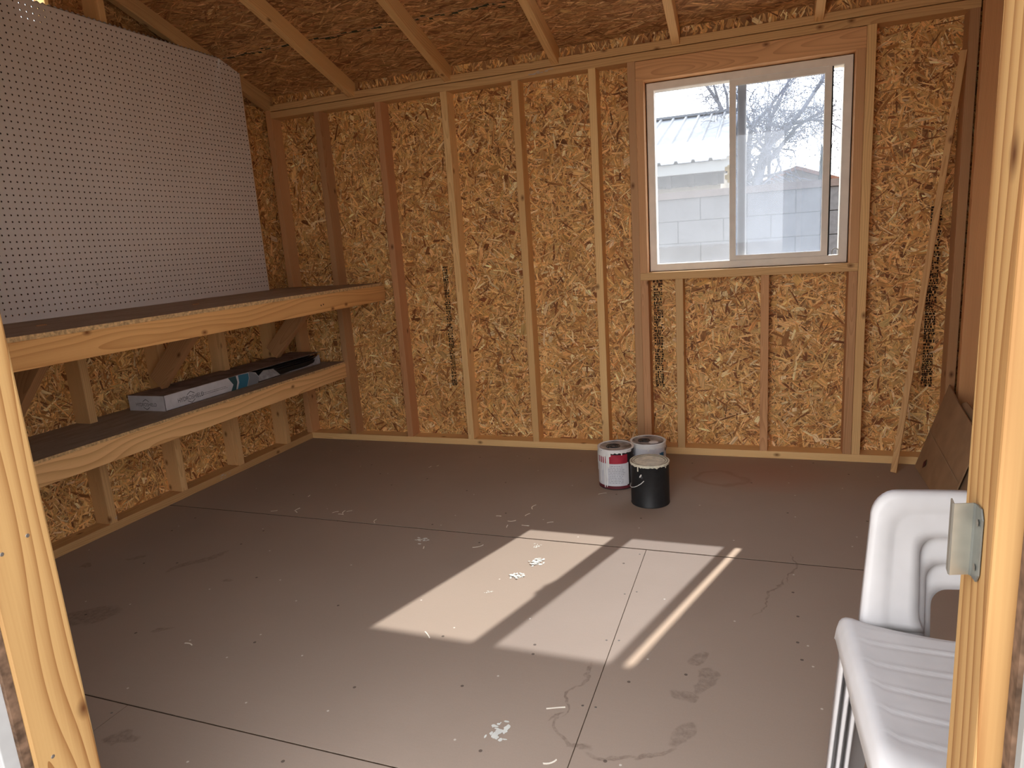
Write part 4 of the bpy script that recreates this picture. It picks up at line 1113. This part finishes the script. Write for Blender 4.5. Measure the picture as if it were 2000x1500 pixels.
# block fence: courses of blocks
fn = empty('block_fence', (100, 123, -6), 'grey concrete block fence wall behind the shed window', 'fence')
BLOCK = plain('fence_block', (.088, .088, .092), .9, .1, 30, .12, bstr=.3)
CAPM = plain('fence_cap', (.10, .08, .072), .9, .1, 30, .12)
bm_ = None
for row in range(8):
    z0 = -6+row*7.9
    for k in range(-5, 16):
        x0 = k*15.8+(7.9 if row % 2 else 0)
        if bm_ is None:
            ob = box('block', -7.75, 7.75, -3.8, 3.8, .1, 7.75, BLOCK, bev=.12); bm_ = ob.data
            bpy.data.objects.remove(ob)
        o = bpy.data.objects.new('block', bm_); COL.objects.link(o); o.location = Vector((x0+7.9, 123, z0))*I; adopt(o, fn)
box('mortar_core', -79, 255, 120.2, 125.8, -6, 57, plain('mortar', (.10, .10, .103), .95, .05), fn)
box('fence_cap', -80, 256, 118.5, 127.5, 57.2, 59.6, CAPM, fn)
# neighbour's house with ribbed white metal roof
hs = empty('neighbour_house', (20, 330, -6), 'low neighbouring house with ribbed white metal roof beyond the fence', 'house')
ROOFW = plain('white_metal_roof', (.098, .108, .122), .45, .4)
HW_ = plain('cream_house_wall', (.24, .21, .165), .85, .1, 20, .08)
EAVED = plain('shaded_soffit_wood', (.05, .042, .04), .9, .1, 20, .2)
hx0, hx1 = -160, 91.5
sl_h = (127.5-82.0)/150
def rp_(x, s, dz=0):   # s: 0 at eave .. 1 at ridge
    return (x, 248+152*s, 81.6+(127.5-81.6)*s+dz)
me_rib = None
V, F = [], []
pitch_ = 9.0; x = hx0; prof = []
while x < hx1:
    prof += [(x, 0), (x+6.6, 0), (x+7.2, 1.3), (x+8.4, 1.3)]; x += pitch_
prof.append((hx1, 0)); prof = [(min(a, hx1), b) for a, b in prof]
for (x, dz) in prof: V += [rp_(x, 0, dz), rp_(x, 1, dz), rp_(x, 0, dz-.3), rp_(x, 1, dz-.3)]
for i in range(len(prof)-1):
    a, b = 4*i, 4*i+4
    F += [(a, b, b+1, a+1), (a+2, a+3, b+3, b+2), (a, a+2, b+2, b), (a+1, b+1, b+3, a+3)]
pyd('roof_sheet', V, F, ROOFW, hs)
V2 = [(v[0], 800-v[1], v[2]) for v in V]; pyd('roof_sheet', V2, F, ROOFW, hs)
box('ridge_cap', hx0, hx1, 397, 403, 127.6, 129.2, ROOFW, hs)
box('fascia', hx0, hx1, 249.5, 251, 75.8, 81.2, plain('fascia_paint', (.20, .205, .20), .7, .2), hs)
box('wall', hx0+6, hx1-6, 272, 528, -6, 82, HW_, hs)
box('soffit', hx0, hx1, 251, 272, 75.9, 76.8, EAVED, hs)
box('eave_beam', hx0+4, hx1-4, 262, 272, 70.5, 75.9, EAVED, hs)
for k in range(6): box('wall_beam_end', 20+k*12.4, 22.5+k*12.4, 258, 262, 69.5, 75.9, EAVED, hs)
pyd('gable_end', [(hx1-6, 272, 82), (hx1-6, 400, 126), (hx1-6, 528, 82), (hx0+6, 272, 82), (hx0+6, 400, 126), (hx0+6, 528, 82)], [(0,1,2), (5,4,3), (0,3,4,1), (1,4,5,2), (2,5,3,0)], HW_, hs)
# far gabled house
gh = empty('gable_house', (140, 770, -6), 'far tan gabled house showing above the fence', 'house')
TANW = plain('tan_stucco', (.16, .14, .125), .9, .1, 10, .06); TILE = plain('clay_roof', (.12, .06, .042), .9, .1, 10, .15)
ax_, az_ = 138.5, 101.9
pyd('wall', [(50, 620, -6), (227, 620, -6), (227, 620, 68), (ax_, 620, az_-1), (50, 620, 68), (50, 920, -6), (227, 920, -6), (227, 920, 68), (ax_, 920, az_-1), (50, 920, 68)],
    [(0,1,2,3,4), (9,8,7,6,5), (0,5,6,1), (1,6,7,2), (2,7,8,3), (3,8,9,4), (4,9,5,0)], TANW, gh)
for s in (-1, 1):
    xe = ax_+s*98; ze = az_-98*.365
    V = [(ax_, 610, az_), (xe, 610, ze), (xe, 930, ze), (ax_, 930, az_)]; V += [(v[0], v[1], v[2]-3.4) for v in V]
    pyd('roof_slope', V, [(0,1,2,3), (7,6,5,4), (0,4,5,1), (1,5,6,2), (2,6,7,3), (3,7,4,0)], TILE, gh)
# trees
BARK = plain('glare_pale_bark', (.15, .155, .175), .9, .1, 8, .25)  # bark paled and blued: glare around the branches is put into the colour
LEAF = plain('dry_leaf', (.10, .10, .105), .9, .1)
def tree(name, label, base, limbs, seed, twigs=4, leaves=500, r0=4.0):
    rg = random.Random(seed)
    root = empty(name, base, label, 'tree', 'bare trees beyond the fence')
    paths, tips = [], []
    def grow(p, d, L, r, lev):
        pts = [p]; rad = [r]; q = p.copy(); dd = d.copy(); n = 5
        for k in range(n):
            dd = (dd+Vector((rg.gauss(0, .22), rg.gauss(0, .22), rg.gauss(0, .2)-.02*lev))).normalized()
            q = q+dd*(L/n); pts.append(q.copy()); rad.append(max(.12, r*(1-.7*(k+1)/n)))
            if lev < 3 and rg.random() < .85:
                nd = (dd+Vector((rg.gauss(0, .75), rg.gauss(0, .75), rg.gauss(-.05, .6)))).normalized()
                grow(q.copy(), nd, L*rg.uniform(.45, .75), max(.14, r*.5), lev+1)
            if lev >= 2: tips.append(q.copy())
        paths.append((pts, rad))
    for (pts, ra, rb) in limbs:
        P = [Vector(q) for q in pts]; n = len(P)
        paths.append((P, [ra+(rb-ra)*k/(n-1) for k in range(n)]))
        for i in range(1, n):
            for _ in range(twigs):
                t_ = rg.random(); p = P[i-1].lerp(P[i], t_); d = (P[i]-P[i-1]).normalized()
                if i == 1 and len(pts) > 3 and ra > 3: continue
                nd = (d*.6+Vector((rg.gauss(0, .8), rg.gauss(0, .8), rg.gauss(.1, .7)))).normalized()
                grow(p, nd, rg.uniform(12, 26), max(.3, rb*.45), 1)
    V, F = tubes(paths, 5)
    pyd('trunk_and_branches', V, F, BARK, root, True)
    V, F = [], []
    for p in rg.sample(tips, min(leaves, len(tips))):
        s = rg.uniform(.35, .8); a = Vector((rg.gauss(0, 1), rg.gauss(0, 1), rg.gauss(0, 1))).normalized(); b_ = a.orthogonal().normalized(); c_ = a.cross(b_)
        b = len(V); V += [tuple(p+b_*s), tuple(p+c_*s*.6), tuple(p-b_*s), tuple(p-c_*s*.6)]; F.append((b, b+1, b+2, b+3))
    o = pyd('dry_leaves', V, F, LEAF, root); o['kind'] = 'stuff'
tree('bare_tree', 'large bare tree with leaning trunk seen through the right window pane', (102, 352, -6), [
    ([(101, 352, -6), (102, 351, 40), (103.6, 350, 72), (106.5, 352, 84), (109.6, 350, 94)], 4.2, 3.0),
    ([(109.6, 350, 94), (112.5, 346, 98), (117, 348, 101), (124, 345, 107), (131, 350, 116), (139, 352, 128), (148, 350, 142)], 2.4, .9),
    ([(106.5, 352, 84), (112, 356, 88), (119, 352, 96), (127, 356, 106), (136, 360, 112), (150, 356, 117)], 2.0, .6),
    ([(109.6, 350, 94), (109.5, 353, 104), (112, 358, 114), (118, 362, 126), (124, 366, 140)], 1.6, .6),
    ([(124, 345, 107), (134, 340, 108), (144, 338, 106), (152, 336, 100)], 1.0, .4)], 3, twigs=4, leaves=1600)
tree('bare_tree', 'slender bare tree standing just left of the leaning tree', (98.5, 372, -6), [
    ([(98.2, 372, -6), (98.3, 372, 50), (98.0, 372, 80), (98.4, 372, 98), (100, 374, 112)], 2.6, 1.6),
    ([(100, 374, 112), (108, 376, 120), (118, 380, 132), (128, 384, 146)], 1.3, .5),
    ([(100, 374, 112), (95, 372, 122), (90, 374, 134), (84, 378, 150)], 1.3, .5),
    ([(98.4, 372, 98), (108, 368, 104), (120, 366, 108)], .9, .4)], 8, twigs=4, leaves=800, r0=2.5)
tree('bare_tree', 'bare tree reaching above the white metal roof', (81, 640, -6), [
    ([(82, 640, -6), (80, 640, 90), (74, 638, 147), (64, 636, 174), (52, 634, 192), (34, 632, 199)], 3.6, .9),
    ([(78, 639, 128), (83, 640, 166), (88, 642, 212)], 2.8, 1.4),
    ([(74, 638, 147), (72, 640, 180), (62, 644, 216)], 2.0, .7),
    ([(64, 636, 174), (58, 632, 196), (44, 630, 222)], 1.4, .6)], 15, twigs=5, leaves=900)
V, F = tubes([([(111.5, 360, -6), (111.5, 360, 60), (111.3, 360, 120)], [1.2, 1.15, 1.05])], 10)
po = empty('utility_pole', (111.5, 360, -6), 'straight upright post standing among the bare branches', 'pole')
pyd('pole_shaft', V, F, BARK, po, True)
V, F = lathe([(1.3, 0), (1.35, 1), (.5, 1.8), (0.01, 2)], 10, (111.3, 360, 120)); pyd('pole_cap', V, F, BARK, po)
cyp = empty('cypress', (146, 400, -6), 'narrow dark cypress spire beyond the fence at right', 'tree')
V, F = [], []; rg = random.Random(9)
for k in range(900):
    s = rg.random(); z = -2+s*100; rr = (1-s)**.8*6*rg.uniform(.6, 1); an = rg.uniform(0, 6.28)
    p = Vector((146+rr*math.cos(an), 400+rr*math.sin(an), z)); sz = rg.uniform(1.0, 2.4); b = len(V)
    V += [tuple(p+Vector((sz*.4, 0, -sz))), tuple(p+Vector((0, sz*.4, -sz*.5))), tuple(p+Vector((-sz*.2, 0, sz*1.6))), tuple(p+Vector((0, -sz*.4, -sz*.6)))]
    F += [(b, b+1, b+2), (b, b+2, b+3), (b+1, b+3, b+2)]
o = pyd('foliage', V, F, plain('cypress_green', (.05, .065, .05), .9, .1), cyp); o['kind'] = 'stuff'
V, F = tubes([([(146, 400, -6), (146, 400, 90)], [1.5, .4])], 8); pyd('trunk', V, F, BARK, cyp)
